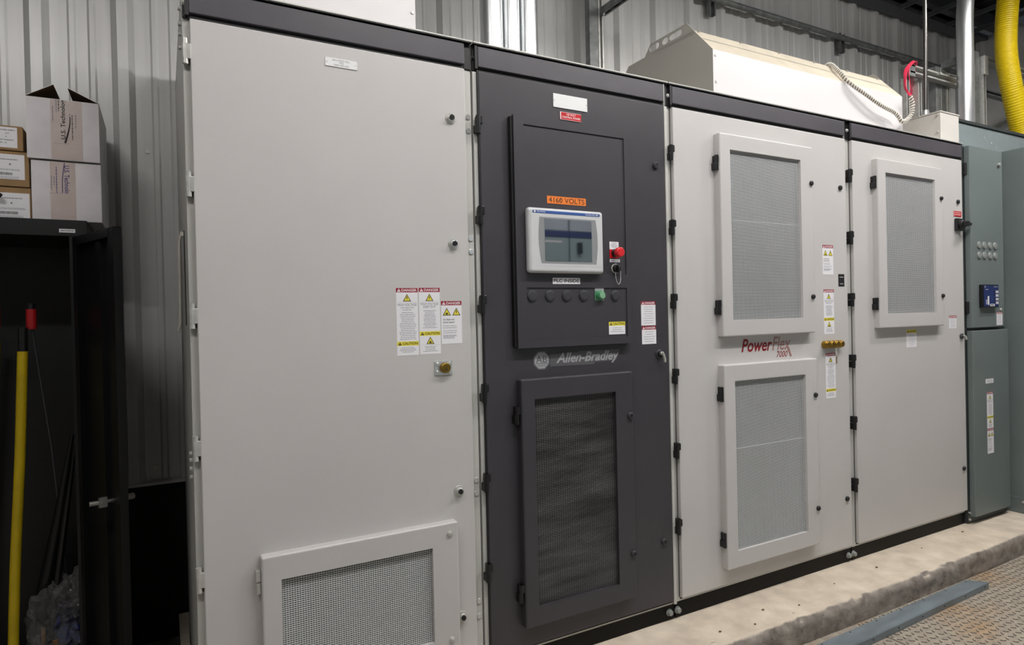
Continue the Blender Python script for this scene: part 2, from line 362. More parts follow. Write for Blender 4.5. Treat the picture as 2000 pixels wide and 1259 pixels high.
def steel_hinge(parent, x, z):
    mb = MB(); y = .02
    mb.cyl((x - .002, y - .012, z - .036), (x - .002, y - .012, z + .036), .0085, M_steel, 16)
    mb.box(x - .008, x + .014, y - .020, y + .002, z - .022, z + .022, M_steel, .002)
    mb.box(x + .006, x + .016, y - .012, y + .004, z - .034, z - .020, M_blackpl)
    return mb.build('hinge', parent, 'bright steel hinge')
def knob(parent, x, y, z, washer=None, r=.0125, m=None, name='quarter_turn_latch', d=.009):
    m = m or M_blackpl; mb = MB()
    if washer: mb.disc(x, y, z, r * 1.45, .003, washer, 24, .001)
    mb.disc(x, y, z, r, d, m, 20, .002)
    mb.cyl((x, y - d - .0002, z), (x, y - d - .0006, z), r * .5, M_ink, 6)
    mb.tube([(x + math.cos(t * .5236) * r * .62, y - d - .0005, z + math.sin(t * .5236) * r * .62) for t in range(13)], .0012, M_btn if m is M_blackpl else m, 6)
    return mb.build(name, parent)
def bolt(parent, x, y, z, r=.008, m=None, name='bolt_head', d=.007):
    mb = MB(); m = m or M_steel
    mb.disc(x, y, z, r * 1.25, .0015, m, 18); mb.cyl((x, y - .0015, z), (x, y - d, z), r, m, 6, bev=.0015)
    return mb.build(name, parent)
def studb(parent, x, y, z, r=.011, m=None):
    mb = MB(); m = m or M_steel
    mb.disc(x, y, z, r, .004, m, 20, .001); mb.disc(x, y - .004, z, r * .6, .003, m, 16, .001)
    return mb.build('stud', parent)

ZT, ZG = 2.070, 2.166
def cabinet(x0, x1, d0, d1, doorm, label, depth=.93):
    t = thing('drive_cabinet', label, 'electrical cabinet', ((x0 + x1) / 2, depth / 2, -.085))
    mb = MB(); w = .0022
    mb.box(x0 + w, x1 - w, .02, depth, -.018, 2.160, M_frame, .002)
    fr = mb.build('cabinet_frame', t)
    mb = MB(); mb.box(x0 + w, x1 - w, .022, depth, -.085, -.019, M_base, .002); mb.build('plinth', t)
    # dark hollow between door edge and post
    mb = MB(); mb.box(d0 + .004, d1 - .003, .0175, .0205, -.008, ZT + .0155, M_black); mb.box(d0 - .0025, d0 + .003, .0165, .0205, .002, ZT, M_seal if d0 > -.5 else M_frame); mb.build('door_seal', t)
    # door pan
    mb = MB(); mb.box(d0, d1, 0, .018, 0, ZT, doorm, .0035, 3); dr = mb.build('door', t)
    # header
    hd = MB(); hd.box(d0, d1, 0.0, .019, 2.086, 2.157, M_head, .002)
    h = hd.build('header_panel', t)
    hd = MB(); hd.box(max(x0 + .003, d0 - .034), d0 - .004, .012, .020, 2.074, 2.160, M_black, .001); hd.box(d0 - .012, d0 - .001, .001, .02, 2.078, 2.160, M_black, .001)
    hd.box(d0 - .003, d1, .010, .02, 2.072, 2.162, M_black); hd.build('header_bracket', h, 'black header bracket')
    bolt(h, max(x0 + .010, d0 - .024), .012, 2.118, .0075, M_blackpl if doorm is M_dark else M_steel)
    tp = MB(); tp.box(x0 + w, x1 - w, -.003, depth, 2.1625, ZG, M_black); tp.box(x0 + w, x1 - w, -.0045, depth, ZG, ZG + .0042, M_edge); tp.build('top_plate', t)
    return t, dr, h

def vent_door(t, X, Z, hX, hZ, m, mw, mbk, hingex=None, hz=(), yf=-.034, seam=None, hs=None, px=.0098, name='vent_door'):
    mb = MB(); frame_panel(mb, X, Z, hX, hZ, yf, -.0002, m)
    v = mb.build(name, t)
    screen(v, hX[0] - .001, hX[1] + .001, hZ[0] - .001, hZ[1] + .001, yf + .014, mw, mbk, seam=seam, px=px)
    for z in hz: hinge(v, hingex, -.008, z, hs)
    return v

# =============================================================== CABINET 1
c1, dr1, h1 = cabinet(-.928, -.0225, -.907, -.053, M_door, 'large light grey cabinet with plain full-height door, leftmost of the row')
fm = MB(); fm.box(-.0515, -.0235, .0165, .0205, -.018, 2.07, M_frame, .001); fm.build('edge_post', c1)
for z in (1.977, 1.601, 1.226, .849, .473): steel_hinge(c1, -.918, z)
for z in (1.890, 1.459, .609, .175):
    mb = MB(); mb.disc(-.111, 0, z, .019, .003, M_steel, 28, .001); mb.disc(-.111, -.003, z, .0125, .010, M_steel if z < 1 else M_chrome, 22, .002); mb.disc(-.111, -.013, z, .009, .005, M_blackpl, 6)
    mb.build('door_bolt', dr1)
for z in (1.908, 1.860, 1.482, 1.436, .633, .586, .205, .152):
    mb = MB(); mb.disc(-.037, .0165, z, .0095, .004, M_chrome, 18, .0012); mb.build('post_rivet', c1)
for z in (2.135, 2.09, 2.06, 2.02, .82, .80, .775, .75):
    mb = MB(); mb.cyl((-.9258, .10, z), (-.9335, .10, z), .007, M_frame, 6); mb.build('side_bolt', c1)
mb = MB(); mb.box(-.531, -.431, -.0025, 0, 2.0, 2.0265, M_nick)
textc(mb, 'BALL/ROD MILL', -.481, 2.0180, .0055, .072, -.0028, M_ink2, off=.0); textc(mb, 'VFD', -.481, 2.0105, .0055, .02, -.0028, M_ink2); textc(mb, '0400-VFD-003', -.481, 2.0030, .0055, .068, -.0028, M_ink2)
for x in (-.526, -.436): mb.disc(x, -.0025, 2.013, .0022, .0008, M_steel, 10)
mb.build('nameplate', dr1, 'white engraved nameplate')
danger_label(dr1, -.320, -.245, 1.307, 1.084, 0, 'hv', 'tall white danger sticker with red header and low yellow caution band', 1)
danger_label(dr1, -.241, -.166, 1.308, 1.085, 0, 'keep', 'tall white keep-out sticker with two yellow triangles', 5)
danger_label(dr1, -.162, -.086, 1.263, 1.117, 0, 'arc', 'short arc flash sticker with two triangles side by side', 9)
mb = MB(); mb.box(-.191, -.127, -.004, 0, 1.012, 1.060, M_chrome, .0018)
for x in (-.181, -.137):
    for z in (1.022, 1.050): mb.disc(x, -.004, z, .0058, .0035, M_chrome, 16, .001)
lk = mb.build('lock_plate', dr1, 'chromed lock plate')
mb = MB(); mb.disc(-.156, -.004, 1.036, .0175, .016, M_brass, 28, .0015); mb.disc(-.156, -.020, 1.036, .015, .001, M_brass, 28); mb.box(-.1595, -.1575, -.0215, -.0209, 1.026, 1.034, M_ink); mb.box(-.1550, -.1530, -.0215, -.0209, 1.026, 1.034, M_ink)
mb.build('lock_cylinder', c1, 'round brass lock cylinder')
v = vent_door(c1, (-.758, -.132), (.070, .517), (-.703, -.225), (.128, .443), M_door, M_mesh, M_meshback, yf=-.034, px=.0075, name='vent_panel')
for z in (.480, .123): studb(v, -.164, -.034, z, .0095)
mb = MB(); mb.box(-.772, -.7585, -.022, -.0002, .443, .477, M_steel, .002); mb.box(-.770, -.7585, -.020, -.0002, .407, .441, M_steel, .002); mb.build('hinge', v, 'steel hinge')
mb = MB(); mb.tube([(-.933, .26, 1.498), (-.9415, .26, 1.47), (-.943, .26, 1.3), (-.9435, .26, 1.21), (-.950, .26, 1.184)], .0045, M_hoodend, 8); mb.box(-.9285, -.9255, .252, .268, 1.2, 1.5, M_blackpl); mb.box(-.937, -.926, .255, .265, 1.484, 1.496, M_beige); mb.build('side_pull', c1, 'thin light strap on the cabinet side')

# =============================================================== CABINET 2 (charcoal)
c2, dr2, h2 = cabinet(-.0205, .878, 0, .8556, M_dark, 'charcoal control cabinet with built-in screen, between two light grey cabinets')
mb = MB(); mb.box(.857, .8605, .001, .02, -.012, 2.160, M_edge); mb.build('edge_trim', c2, 'thin pale edge trim')
mb = MB(); mb.box(-.0185, -.004, .010, .0205, -.018, 2.07, M_frame, .001); mb.box(-.004, .0005, .002, .0205, 0, 2.07, M_black); mb.build('hinge_post', c2)
mb = MB(); mb.box(0, .857, .012, .022, -.016, -.010, M_edge); mb.build('sill_edge', c2)
for z in (1.881, 1.564, 1.251, .939, .624, .306): hinge(c2, -.009, .004, z)
mb = MB(); mb.box(.309, .464, -.0025, 0, 1.988, 2.039, M_nick)
for x in (.313, .460): mb.disc(x, -.0025, 2.013, .003, .0008, M_steel, 12)
mb.build('blank_nameplate', dr2, 'blank white plate')
mb = MB(); mb.box(.338, .434, -.0025, 0, 1.945, 1.974, M_redpl); mb.box(.338, .342, -.0027, -.0024, 1.945, 1.974, M_white)
for z in (1.9455, 1.9735): mb.box(.338, .434, -.0026, -.0024, z - .0006, z + .0006, M_white)
textc(mb, '120 VOLT', .388, 1.9625, .0075, .05, -.0028, M_white, .015); textc(mb, 'CONTROL POWER', .388, 1.9515, .0075, .084, -.0028, M_white, .015); mb.build('voltage_plate', dr2, 'small red engraved plate')
# control door
YC = -.026
mb = MB(); x0, x1, z0, z1 = .122, .640, 1.090, 1.928
bm = bmesh.new()
mb.box(x0, x1, YC + .012, -.0002, z0, z1, M_dark, .004)
for (a, b, c, d) in ((x0, .163, z0, z1), (.6195, x1, z0, z1), (.163, .6195, 1.898, z1), (.163, .6195, 1.309, 1.361), (.163, .6195, z0, 1.117)):
    mb.box(a, b, YC, YC + .014, c, d, M_dark)
mb.box(.163, .6195, YC + .004, YC + .013, 1.361, 1.898, M_dark); mb.box(.163, .6195, YC + .004, YC + .013, 1.117, 1.309, M_dark)
mb.box(x0 - .010, x0, -.020, -.0002, z0 + .004, z1 - .004, M_black, .002)
cdoor = mb.build('control_door', c2, 'raised inner door carrying the screen and buttons')
YP = YC + .004
mb = MB(); mb.box(.259, .433, YP - .0008, YP, 1.620, 1.648, M_orange)
text(mb, '4160 VOLTS', .266, .426, 1.6245, 1.6435, YP - .0010, M_ink, .0)
mb.obox((.3165, YP - .0010, 1.634), (.0035, 0, .006), (0, .00005, 0), (-.0006, 0, .0004), M_ink)
mb.build('voltage_label', cdoor, 'orange tape label')
mb = MB(); mb.box(.2735, .3955, YC - .0008, YC, 1.3225, 1.3455, M_whitelab); text(mb, 'PLC INSIDE', .2785, .3905, 1.3275, 1.3410, YC - .0010, M_ink, .012); mb.build('contents_label', cdoor, 'white tape label')
danger_label(cdoor, .530, .610, 1.176, 1.127, YP, 'caution', 'small yellow and white caution sticker', 31)
# terminal
mb = MB(); mb.box(.160, .492, YP - .030, YP, 1.361, 1.597, M_pv, .012, 4); term = mb.build('operator_terminal', c2, 'pale grey touch screen terminal')
YT = YP - .030
mb = MB(); pts = []
for i in range(9):
    t_ = i / 8; pts.append((.206 - .0 + .005 * t_ - .008 * math.sin(math.pi * t_), YT - .0006, 1.563 - .168 * t_))
for i in range(9):
    t_ = i / 8; pts.append((.4545 + .008 * math.sin(math.pi * t_), YT - .0006, 1.395 + .168 * t_))
mb.prism(pts, (0, .0008, 0), M_pvg)
mb.prism([(.172, YT - .0003, 1.386), (.480, YT - .0003, 1.386), (.480, YT - .0003, 1.5725), (.172, YT - .0003, 1.5725)], (0, .0006, 0), M_pv); mb.build('screen_surround', term, 'mid grey screen surround')
mb = MB(); mb.box(.227, .4345, YT - .0014, YT - .0004, 1.404, 1.5575, M_glass); mb.build('display', term, 'dark glossy display')
mb = MB(); mb.box(.182, .470, YT - .0010, YT, 1.5765, 1.5865, M_blue, .0004)
for x in (.182, .470): mb.disc(x, YT, 1.5815, .005, .0010, M_blue, 16)
mb.disc(.1865, YT - .0010, 1.5815, .0042, .0004, M_white, 8); textc(mb, 'Allen-Bradley', 0, 1.5785, .0062, .042, YT - .0012, M_white, .01, left=.1955); textc(mb, 'PanelView Plus 1000', 0, 1.5785, .0056, .058, YT - .0012, M_white, .006, left=.409); mb.build('title_strip', term, 'blue title strip with white lettering')
for x in (.185, .262, .336, .413, .564):
    mb = MB(); mb.disc(x, YP, 1.279, .0205, .006, M_btn, 30, .0025); mb.disc(x, YP - .006, 1.279, .0145, .001, M_btn, 30, .0006); mb.build('hole_plug', cdoor)
mb = MB(); mb.box(.466, .508, YP - .0015, YP, 1.260, 1.309, M_logo); mb.box(.476, .497, YP - .0018, YP - .0014, 1.298, 1.301, M_ink2)
mb.box(.466, .476, YP - .0017, YP - .0014, 1.260, 1.297, M_green)
mb.disc(.489, YP - .0015, 1.279, .0190, .010, M_green, 28, .002); mb.disc(.489, YP - .0115, 1.279, .0165, .006, M_green, 28, .002); mb.disc(.489, YP - .0175, 1.279, .013, .003, M_greenl, 28, .001)
mb.build('push_button', c2, 'green push button on grey plate')
mb = MB(); mb.box(.541, .585, YP - .0015, YP, 1.459, 1.489, M_whitelab); mb.box(.541, .585, YP - .0015, YP, 1.425, 1.459, M_redpl); mb.box(.541, .590, YP - .0015, YP, 1.409, 1.421, M_whitelab)
textc(mb, 'DRIVE', .563, 1.4815, .005, .03, YP - .0018, M_ink2); lines(mb, .545, .581, 1.480, 1.466, 3, YP - .0018, seed=4, h=.0016); lines(mb, .545, .586, 1.418, 1.412, 1, YP - .0018, seed=6, h=.003)
mb.disc(.565, YP, 1.445, .016, .024, M_blackpl, 26, .002); mb.disc(.565, YP - .024, 1.445, .0195, .018, M_redb, 30, .004); mb.disc(.565, YP - .042, 1.445, .013, .0006, M_redb, 24)
mb.build('stop_button', c2, 'red mushroom stop button')
mb = MB(); mb.disc(.566, YP, 1.384, .0195, .006, M_steel, 26, .002); mb.disc(.566, YP - .006, 1.384, .0165, .012, M_blackpl, 22, .002); mb.box(.560, .571, YP - .030, YP - .014, 1.372, 1.393, M_blackpl, .002); mb.build('key_switch', c2, 'black key switch with steel ring')
mb = MB(); pth = []
for i in range(41):
    t_ = i / 40; a = math.pi * t_; pth.append((.572 + .0125 * math.cos(a) , YP - .010 - .006 * math.sin(a), 1.381 - .056 * math.sin(a) ** .55 - (.004 if t_ > .5 else 0)))
mb.tube(pth, .0016, M_chrome, 8, rad=[.0021 if i % 2 else .0009 for i in range(41)]); mb.build('bead_chain', c2, 'hanging steel bead chain')
danger_label(dr2, .711, .787, 1.256, 1.157, 0, 'text', 'upper danger sticker', 41); danger_label(dr2, .713, .788, 1.154, 1.081, 0, 'text', 'lower danger sticker', 47)
knob(dr2, .803, 0, 1.815, None, .0145, M_btn); knob(dr2, .807, 0, .260, None, .0145, M_btn)
mb = MB(); mb.disc(.802, 0, 1.038, .0185, .006, M_btn, 24, .002); mb.disc(.802, -.006, 1.038, .013, .008, M_blackpl, 20, .002); mb.tube([(.802, -.018, 1.046), (.808, -.020, 1.034), (.816, -.018, 1.016), (.820, -.014, 1.006)], .006, M_steel, 10); mb.disc(.802, -.014, 1.040, .007, .006, M_steel, 16, .001); mb.build('door_handle', dr2, 'small round handle with steel tongue')
# maker's emblem and name
mb = MB(); cx, cz, r = .233, 1.0405, .0385
def octa(rx, rz, y): return [(cx + rx * math.cos(math.pi / 8 + k * math.pi / 4), y, cz + rz * math.sin(math.pi / 8 + k * math.pi / 4)) for k in range(8)]
mb.add(octa(r, r * .98, -.0006), [range(8)], M_logod); mb.add(octa(r * .86, r * .84, -.0008), [range(8)], M_logo)
text(mb, 'AB', cx - .024, cx + .024, cz - .008, cz + .017, -.0010, M_logod, .0)
mb.box(cx - .029, cx + .029, -.0011, -.0009, cz - .0125, cz - .0105, M_logod); text(mb, 'QUALITY', cx - .017, cx + .017, cz - .023, cz - .0165, -.0010, M_logod, .01)
def slope(a, b, x0=.297, x1=.592, zl=1.019, zr=1.0265, hl=.0385, hr=.0385): return (x0 + a * (x1 - x0), -.0010, (zl + a * (zr - zl)) + b * (hl + a * (hr - hl)))
mb.add([(.270, -.0006, 1.016), (.470, -.0006, 1.014), (.476, -.0006, 1.023), (.577, -.0006, 1.023), (.600, -.0006, 1.068), (.400, -.0006, 1.068), (.394, -.0006, 1.064), (.270, -.0006, 1.062)], [range(8)], M_logod)
text(mb, 'Allen-Bradley', 0, 1, 0, 1, 0, M_logo, .028, .32, fn=lambda a, b: (.297 + a * .296, -.0010, 1.0155 + b * .049))
mb.build('maker_emblem', dr2, 'grey octagon emblem and slanted maker name')
v = vent_door(c2, (.126, .634), (.080, .978), (.181, .549), (.149, .904), M_dark, M_meshd, M_meshdb, .113, (.851, .209), yf=-.032)
knob(v, .617, -.032, .804, None, .0135, M_btn); knob(v, .620, -.032, .257, None, .0135, M_btn)

# =============================================================== CABINET 3
c3, dr3, h3 = cabinet(.880, 2.082, .9036, 2.0618, M_door, 'widest light grey cabinet with two stacked vents and red lettering')
mb = MB(); mb.box(.863, .8775, .006, .0205, -.018, 2.07, M_frame, .001); mb.build('edge_post', c2)
mb = MB(); mb.box(.8615, .8775, .008, .0205, 2.074, 2.160, M_black, .001); mb.build('post_cap', c2, 'black cap at the top of the post')
mb = MB(); mb.box(-.0500, -.0235, .012, .0205, 2.074, 2.160, M_black, .001); mb.build('post_cap', c1, 'black cap at the top of the post')
for z in (1.876, 1.564, 1.255, .941, .629, .310): hinge(c3, .883, .004, z)
v = vent_door(c3, (1.139, 1.758), (1.097, 1.985), (1.2005, 1.670), (1.1705, 1.916), M_door, M_mesh, M_meshback, 1.132, (1.856, 1.226), seam=1.61)
knob(v, 1.742, -.034, 1.811, None, .0115); knob(v, 1.740, -.034, 1.269, None, .0115)
v = vent_door(c3, (1.139, 1.764), (.078, .974), (1.203, 1.677), (.153, .901), M_door, M_mesh, M_meshback, 1.137, (.847, .209), seam=.60)
knob(v, 1.744, -.034, .798, None, .0115); knob(v, 1.748, -.034, .253, None, .0115)
knob(dr3, 2.012, 0, 1.817, None, .0125); knob(dr3, 2.022, 0, .248, None, .0125)
danger_label(dr3, 1.867, 1.949, 1.526, 1.380, 0, 'arc', 'topmost danger sticker, two triangles', 51)
danger_label(dr3, 1.869, 1.948, 1.306, 1.085, 0, 'keep', 'middle keep-out sticker', 57)
danger_label(dr3, 1.875, 1.951, .990, .766, 0, 'hv', 'lowest tall danger sticker below the brass lock', 63)
mb = MB(); mb.box(1.987, 2.034, -.0012, 0, 1.321, 1.383, M_ink, .0004); mb.box(1.996, 2.026, -.0015, -.0011, 1.3655, 1.370, M_logo); mb.box(1.998, 2.024, -.0015, -.0011, 1.332, 1.3365, M_logo); mb.build('asset_tag', dr3, 'small black tag')
mb = MB()
for i in range(4):
    x = 1.863 + .0365 * i; mb.disc(x, 0, 1.034, .0185, .022, M_brass, 24, .002); mb.disc(x, -.022, 1.034, .0155, .008, M_brass, 24, .003); mb.box(x - .001, x + .001, -.0305, -.0298, 1.028, 1.040, M_ink)
mb.build('interlock', c3, 'row of four brass key cylinders')
mb = MB(); mb.disc(1.914, -.030, 1.010, .0055, .003, M_steel, 14); mb.box(1.909, 1.920, -.033, -.030, .975, 1.008, M_steel, .0012); mb.box(1.912, 1.917, -.033, -.031, .938, .977, M_brass); mb.build('lock_key', c3, 'steel key hanging from the interlock')
mb = MB(); y = -.0006
text(mb, 'Power', 1.285, 1.489, 1.0215, 1.081, y, M_red, .020, .28); mb.mats[0] = mat('dark red print', (134, 22, 30), .4)
text(mb, 'Flex', 0, 1, 0, 1, y, M_stripe, .012, .25, fn=lambda a, b: (1.489 + a * .130, y, 1.0215 + b * .064))
mb.add([(1.590, y - .0001, 1.034), (1.604, y - .0001, 1.034), (1.627, y - .0001, .988), (1.612, y - .0001, .988)], [(0, 1, 2, 3)], M_stripe)
text(mb, '7000', 1.518, 1.594, .9885, 1.0165, y, mb.mats[0], .004, .25)
mb.build('model_lettering', dr3, 'dark red model lettering with striped second half')
# =============================================================== CABINET 4
c4, dr4, h4 = cabinet(2.0845, 3.172, 2.1173, 3.165, M_door, 'light grey cabinet with one upper vent, next to the grey green cabinet')
for z in (1.884, 1.569, 1.254, .941, .626, .309): hinge(c4, 2.086, .004, z, h=.066)
v = vent_door(c4, (2.279, 2.886), (1.102, 1.988), (2.3465, 2.8105), (1.179, 1.9185), M_door, M_mesh, M_meshback, 2.273, (1.865, 1.231))
knob(v, 2.868, -.034, 1.818, None, .0115); knob(v, 2.868, -.034, 1.270, None, .0115)
knob(dr4, 3.111, 0, 1.821, None, .0125); knob(dr4, 3.126, 0, .254, None, .0125)
danger_label(dr4, 2.569, 2.665, 1.086, .990, 0, 'caution', 'yellow headed caution sticker', 71); danger_label(dr4, 2.998, 3.076, 1.156, 1.081, 0, 'text', 'small danger sticker', 77)
mb = MB(); mb.box(3.066, 3.146, -.0025, 0, 1.735, 1.766, M_redpl); mb.box(3.066, 3.069, -.0027, -.0024, 1.735, 1.766, M_white); text(mb, '120 VOLT', 3.078, 3.136, 1.754, 1.761, -.0028, M_white, .015); text(mb, 'DISCONNECT', 3.076, 3.140, 1.742, 1.749, -.0028, M_white, .012); mb.build('voltage_plate', dr4, 'small red engraved plate')
mb = MB(); mb.box(3.070, 3.146, -.018, 0, 1.650, 1.722, M_blackpl, .006, 3); mb.disc(3.108, -.018, 1.686, .026, .018, M_blackpl, 26, .003); mb.box(3.092, 3.124, -.062, -.030, 1.672, 1.702, M_blackpl, .006, 3); mb.box(3.120, 3.165, -.052, -.032, 1.678, 1.696, M_blackpl, .005); mb.build('disconnect_handle', c4, 'black rotary disconnect handle')
mb = MB(); mb.disc(3.124, 0, 1.033, .0165, .010, M_btn, 20, .002); mb.tube([(3.124, -.012, 1.040), (3.132, -.022, 1.030), (3.142, -.020, 1.014)], .0055, M_steel, 10); mb.build('door_handle', dr4)

for nm, x in ((c2, .846), (c3, .892), (c3, 2.056), (c4, 2.098)):
    mb = MB(); mb.disc(x, .022, -.052, .0155, .004, M_plug, 20, .001); mb.cyl((x, .018, -.052), (x, .006, -.052), .012, M_plug, 6, bev=.002); mb.build('plinth_bolt', nm, 'grey plinth bolt')

# =============================================================== GREY GREEN CABINETS
g1 = thing('starter_cabinet', 'narrow grey green cabinet with two doors, one above the other', 'electrical cabinet', (3.41, .45, -.085))
mb = MB(); mb.box(3.1765, 3.640, .004, .90, -.083, 2.155, M_grnd, .002); mb.box(3.1765, 3.640, .002, .90, 2.155, 2.166, M_grn); mb.build('cabinet_body', g1)
mb = MB(); mb.box(3.190, 3.568, -.030, .003, 1.079, 2.156, M_grn, .004, 3); ud = mb.build('upper_door', g1)
mb = MB(); mb.box(3.192, 3.608, -.030, .003, -.040, 1.062, M_grn, .004, 3); ld = mb.build('lower_door', g1)
for z in (1.571, 1.510):
    for x in (3.278, 3.337, 3.402, 3.463):
        mb = MB(); mb.disc(x, -.030, z, .0205, .006, M_plug, 24, .002); mb.disc(x, -.036, z, .013, .001, M_plug, 20, .0005); mb.build('hole_plug', ud)
mb = MB(); mb.disc(3.524, -.030, 2.070, .010, .012, M_steel, 16, .002); mb.box(3.505, 3.524, -.042, -.036, 2.066, 2.074, M_steel); mb.build('quarter_turn_latch', ud)
mb = MB(); mb.disc(3.520, -.030, 1.184, .008, .006, M_steel, 14, .001); mb.build('quarter_turn_latch', ud)
for z in (2.02, 1.20): mb = MB(); mb.box(3.178, 3.1895, -.016, .003, z - .035, z + .035, M_blackpl, .002); mb.build('hinge', ud)
mb = MB(); mb.box(3.270, 3.452, -.052, -.030, 1.198, 1.335, M_blackpl, .003); mb.box(3.276, 3.446, -.0535, -.052, 1.204, 1.330, M_navy)
y = -.0540
mb.box(3.284, 3.296, y, y + .0004, 1.316, 1.326, M_logo); mb.box(3.390, 3.436, y, y + .0004, 1.318, 1.324, M_ink2)
for x in (3.300, 3.318): mb.disc(x, y, 1.305, .003, .0006, M_white, 8)
mb.box(3.318, 3.334, y, y + .0004, 1.214, 1.266, M_whitelab)
for z in (1.218, 1.228, 1.238): mb.box(3.298, 3.312, y, y + .0004, z, z + .005, M_whitelab)
for z in (1.218, 1.240, 1.262, 1.284): mb.box(3.412, 3.442, y, y + .0004, z, z + .014, M_whitelab); mb.box(3.420, 3.430, y - .0002, y, z + .004, z + .010, M_ink2); mb.disc(3.402, y, z + .007, .0045, .001, M_ink, 12)
mb.box(3.345, 3.398, y, y + .0004, 1.205, 1.219, M_whitelab); mb.box(3.350, 3.388, y - .0002, y, 1.210, 1.215, M_ink)
for dx, dz in ((0, .018), (0, -.018), (.016, 0), (-.016, 0)): mb.disc(3.370 + dx, y, 1.262 + dz, .0035, .0008, M_blue, 8)
mb.build('protection_relay', g1, 'navy faced protection relay')
danger_label(ud, 3.469, 3.540, 1.171, 1.089, -.030, 'text', 'small danger sticker under the relay', 81)
mb = MB(); mb.box(3.328, 3.418, -.0308, -.030, .741, .768, M_whitelab); lines(mb, 3.334, 3.412, .764, .744, 3, -.0312, seed=5); mb.build('paper_label', ld, 'small white paper label')
danger_label(ld, 3.338, 3.410, .689, .470, -.030, 'keep', 'upper tall danger sticker', 83); danger_label(ld, 3.338, 3.410, .468, .318, -.030, 'arc', 'arc flash sticker under the tall one', 87)
mb = MB(); mb.disc(3.186, .004, -.020, .006, .008, M_steel, 12); mb.disc(3.186, .004, -.060, .006, .008, M_steel, 12); mb.build('plinth_bolt', g1)
g2 = thing('motor_control_cabinet', 'grey green cabinet standing forward at the right edge of the photo', 'electrical cabinet', (4.1, .3, -.085))
mb = MB(); mb.box(3.660, 4.55, -.235, .90, -.085, 2.176, M_grn, .003); b2 = mb.build('cabinet_body', g2)
mb = MB(); mb.box(3.6585, 3.6600, -.234, .02, .009, .014, M_grn2); mb.build('seam_strip', b2)
mb = MB(); mb.box(3.69, 4.52, -.262, -.2352, 0, 2.12, M_grn, .003); mb.build('door', g2)
mb = MB(); mb.disc(3.655, -.1, -.01, .001, .001, M_steel, 6); mb.v = []; mb.f = []; mb.m = []; mb.sm = []
mb.cyl((3.660, -.075, -.012), (3.652, -.075, -.012), .007, M_steel, 12); mb.build('plinth_bolt', g2)
wy = thing('wireway', 'long grey green wireway on top behind the right-hand cabinets', 'wireway', (4.4, .4, 2.178))
mb = MB(); mb.box(3.250, 3.858, .15, .39, 2.178, 2.372, M_grn2, .002); mb.box(3.861, 5.4, .15, .39, 2.178, 2.372, M_grn2, .002); mb.build('wireway_body', wy)
mb = MB(); mb.box(3.245, 5.405, .140, .40, 2.374, 2.392, M_grnd, .001); mb.build('wireway_cover', wy)
for x in (3.86, 4.20): mb = MB(); mb.cyl((x, .16, 2.392), (x, .16, 2.400), .008, M_steel, 8); mb.build('cover_screw', wy)
for x, z in ((3.845, 2.285), (3.90, 2.262), (3.75, 2.31)): mb = MB(); mb.disc(x, .15, z, .005, .003, M_steel, 10); mb.build('cover_screw', wy)

# =============================================================== TOP OF THE ROW
wb = thing('cable_box', 'white sheet metal box on top of the leftmost cabinet', 'box', (-.53, .45, 2.171))
mb = MB(); mb.box(-.90, -.183, .12, .86, 2.171, 2.475, M_hood, .002); mb.build('box_shell', wb)
for z in (2.285, 2.42): mb = MB(); mb.disc(-.195, .12, z, .006, .004, M_steel, 12, .001); mb.build('screw', wb)
hd = thing('fan_hood', 'long white ventilation hood with sloped cream top', 'vent hood', (2.07, .45, 2.171))
pr = [(.15, 2.171), (.15, 2.443), (.271, 2.580), (.761, 2.578), (.90, 2.44), (.90, 2.171)]
mb = MB()
for x, X in ((1.304, 1.306), (2.834, 2.836)):
    mb.prism([(x, a, b) for a, b in pr], (X - x, 0, 0), M_hoodend)
def sheet(p, q, m): mb.add([(1.306, *p), (2.834, *p), (2.834, *q), (1.306, *q)], [(0, 1, 2, 3)], m)
sheet(pr[0], pr[1], M_hood); sheet(pr[1], pr[2], M_hoodtop); sheet(pr[2], pr[3], M_hoodtop); sheet(pr[3], pr[4], M_hoodtop); sheet(pr[4], pr[5], M_hood)
mb.build('hood_shell', hd)
mb = MB(); a = Vector((0, .271 - .15, 2.58 - 2.443)).normalized(); n = Vector((0, -a.z, a.y))
p0 = Vector((1.306, .215, 2.5165)); mb.add([p0 + n * .002, p0 + n * .002 + Vector((1.528, 0, 0)), p0 + n * .002 + Vector((1.528, 0, 0)) + a * .004, p0 + n * .002 + a * .004], [(0, 1, 2, 3)], M_hoodend); mb.build('panel_joint', hd)
for xs, nm in ((1.304, 0), (2.832, 1)):        # lifting plates with slots
    bm = bmesh.new(); out = [(.250, 2.556), (.315, 2.632), (.580, 2.632), (.628, 2.577)]
    ring = [bm.verts.new((xs, a, b)) for a, b in out]; es = [bm.edges.new((ring[i], ring[(i + 1) % 4])) for i in range(4)]
    for (c0, c1, r) in ((.365, .420, .0165), (.462, .474, .0165), (.530, .572, .0165)):
        vs = [bm.verts.new((xs, c1 + r * math.cos(t), 2.6045 + r * math.sin(t))) for t in [math.pi * (k / 8 - .5) for k in range(9)]] + [bm.verts.new((xs, c0 + r * math.cos(t), 2.6045 + r * math.sin(t))) for t in [math.pi * (k / 8 + .5) for k in range(9)]]
        es += [bm.edges.new((vs[i], vs[(i + 1) % 18])) for i in range(18)]
    bmesh.ops.triangle_fill(bm, use_beauty=True, use_dissolve=False, edges=es)
    g = bmesh.ops.extrude_face_region(bm, geom=bm.faces[:]); bmesh.ops.translate(bm, verts=[e for e in g['geom'] if isinstance(e, bmesh.types.BMVert)], vec=(.004, 0, 0))
    mb = MB(); mb.addbm(bm, M_hoodend); mb.build('lifting_plate', hd)
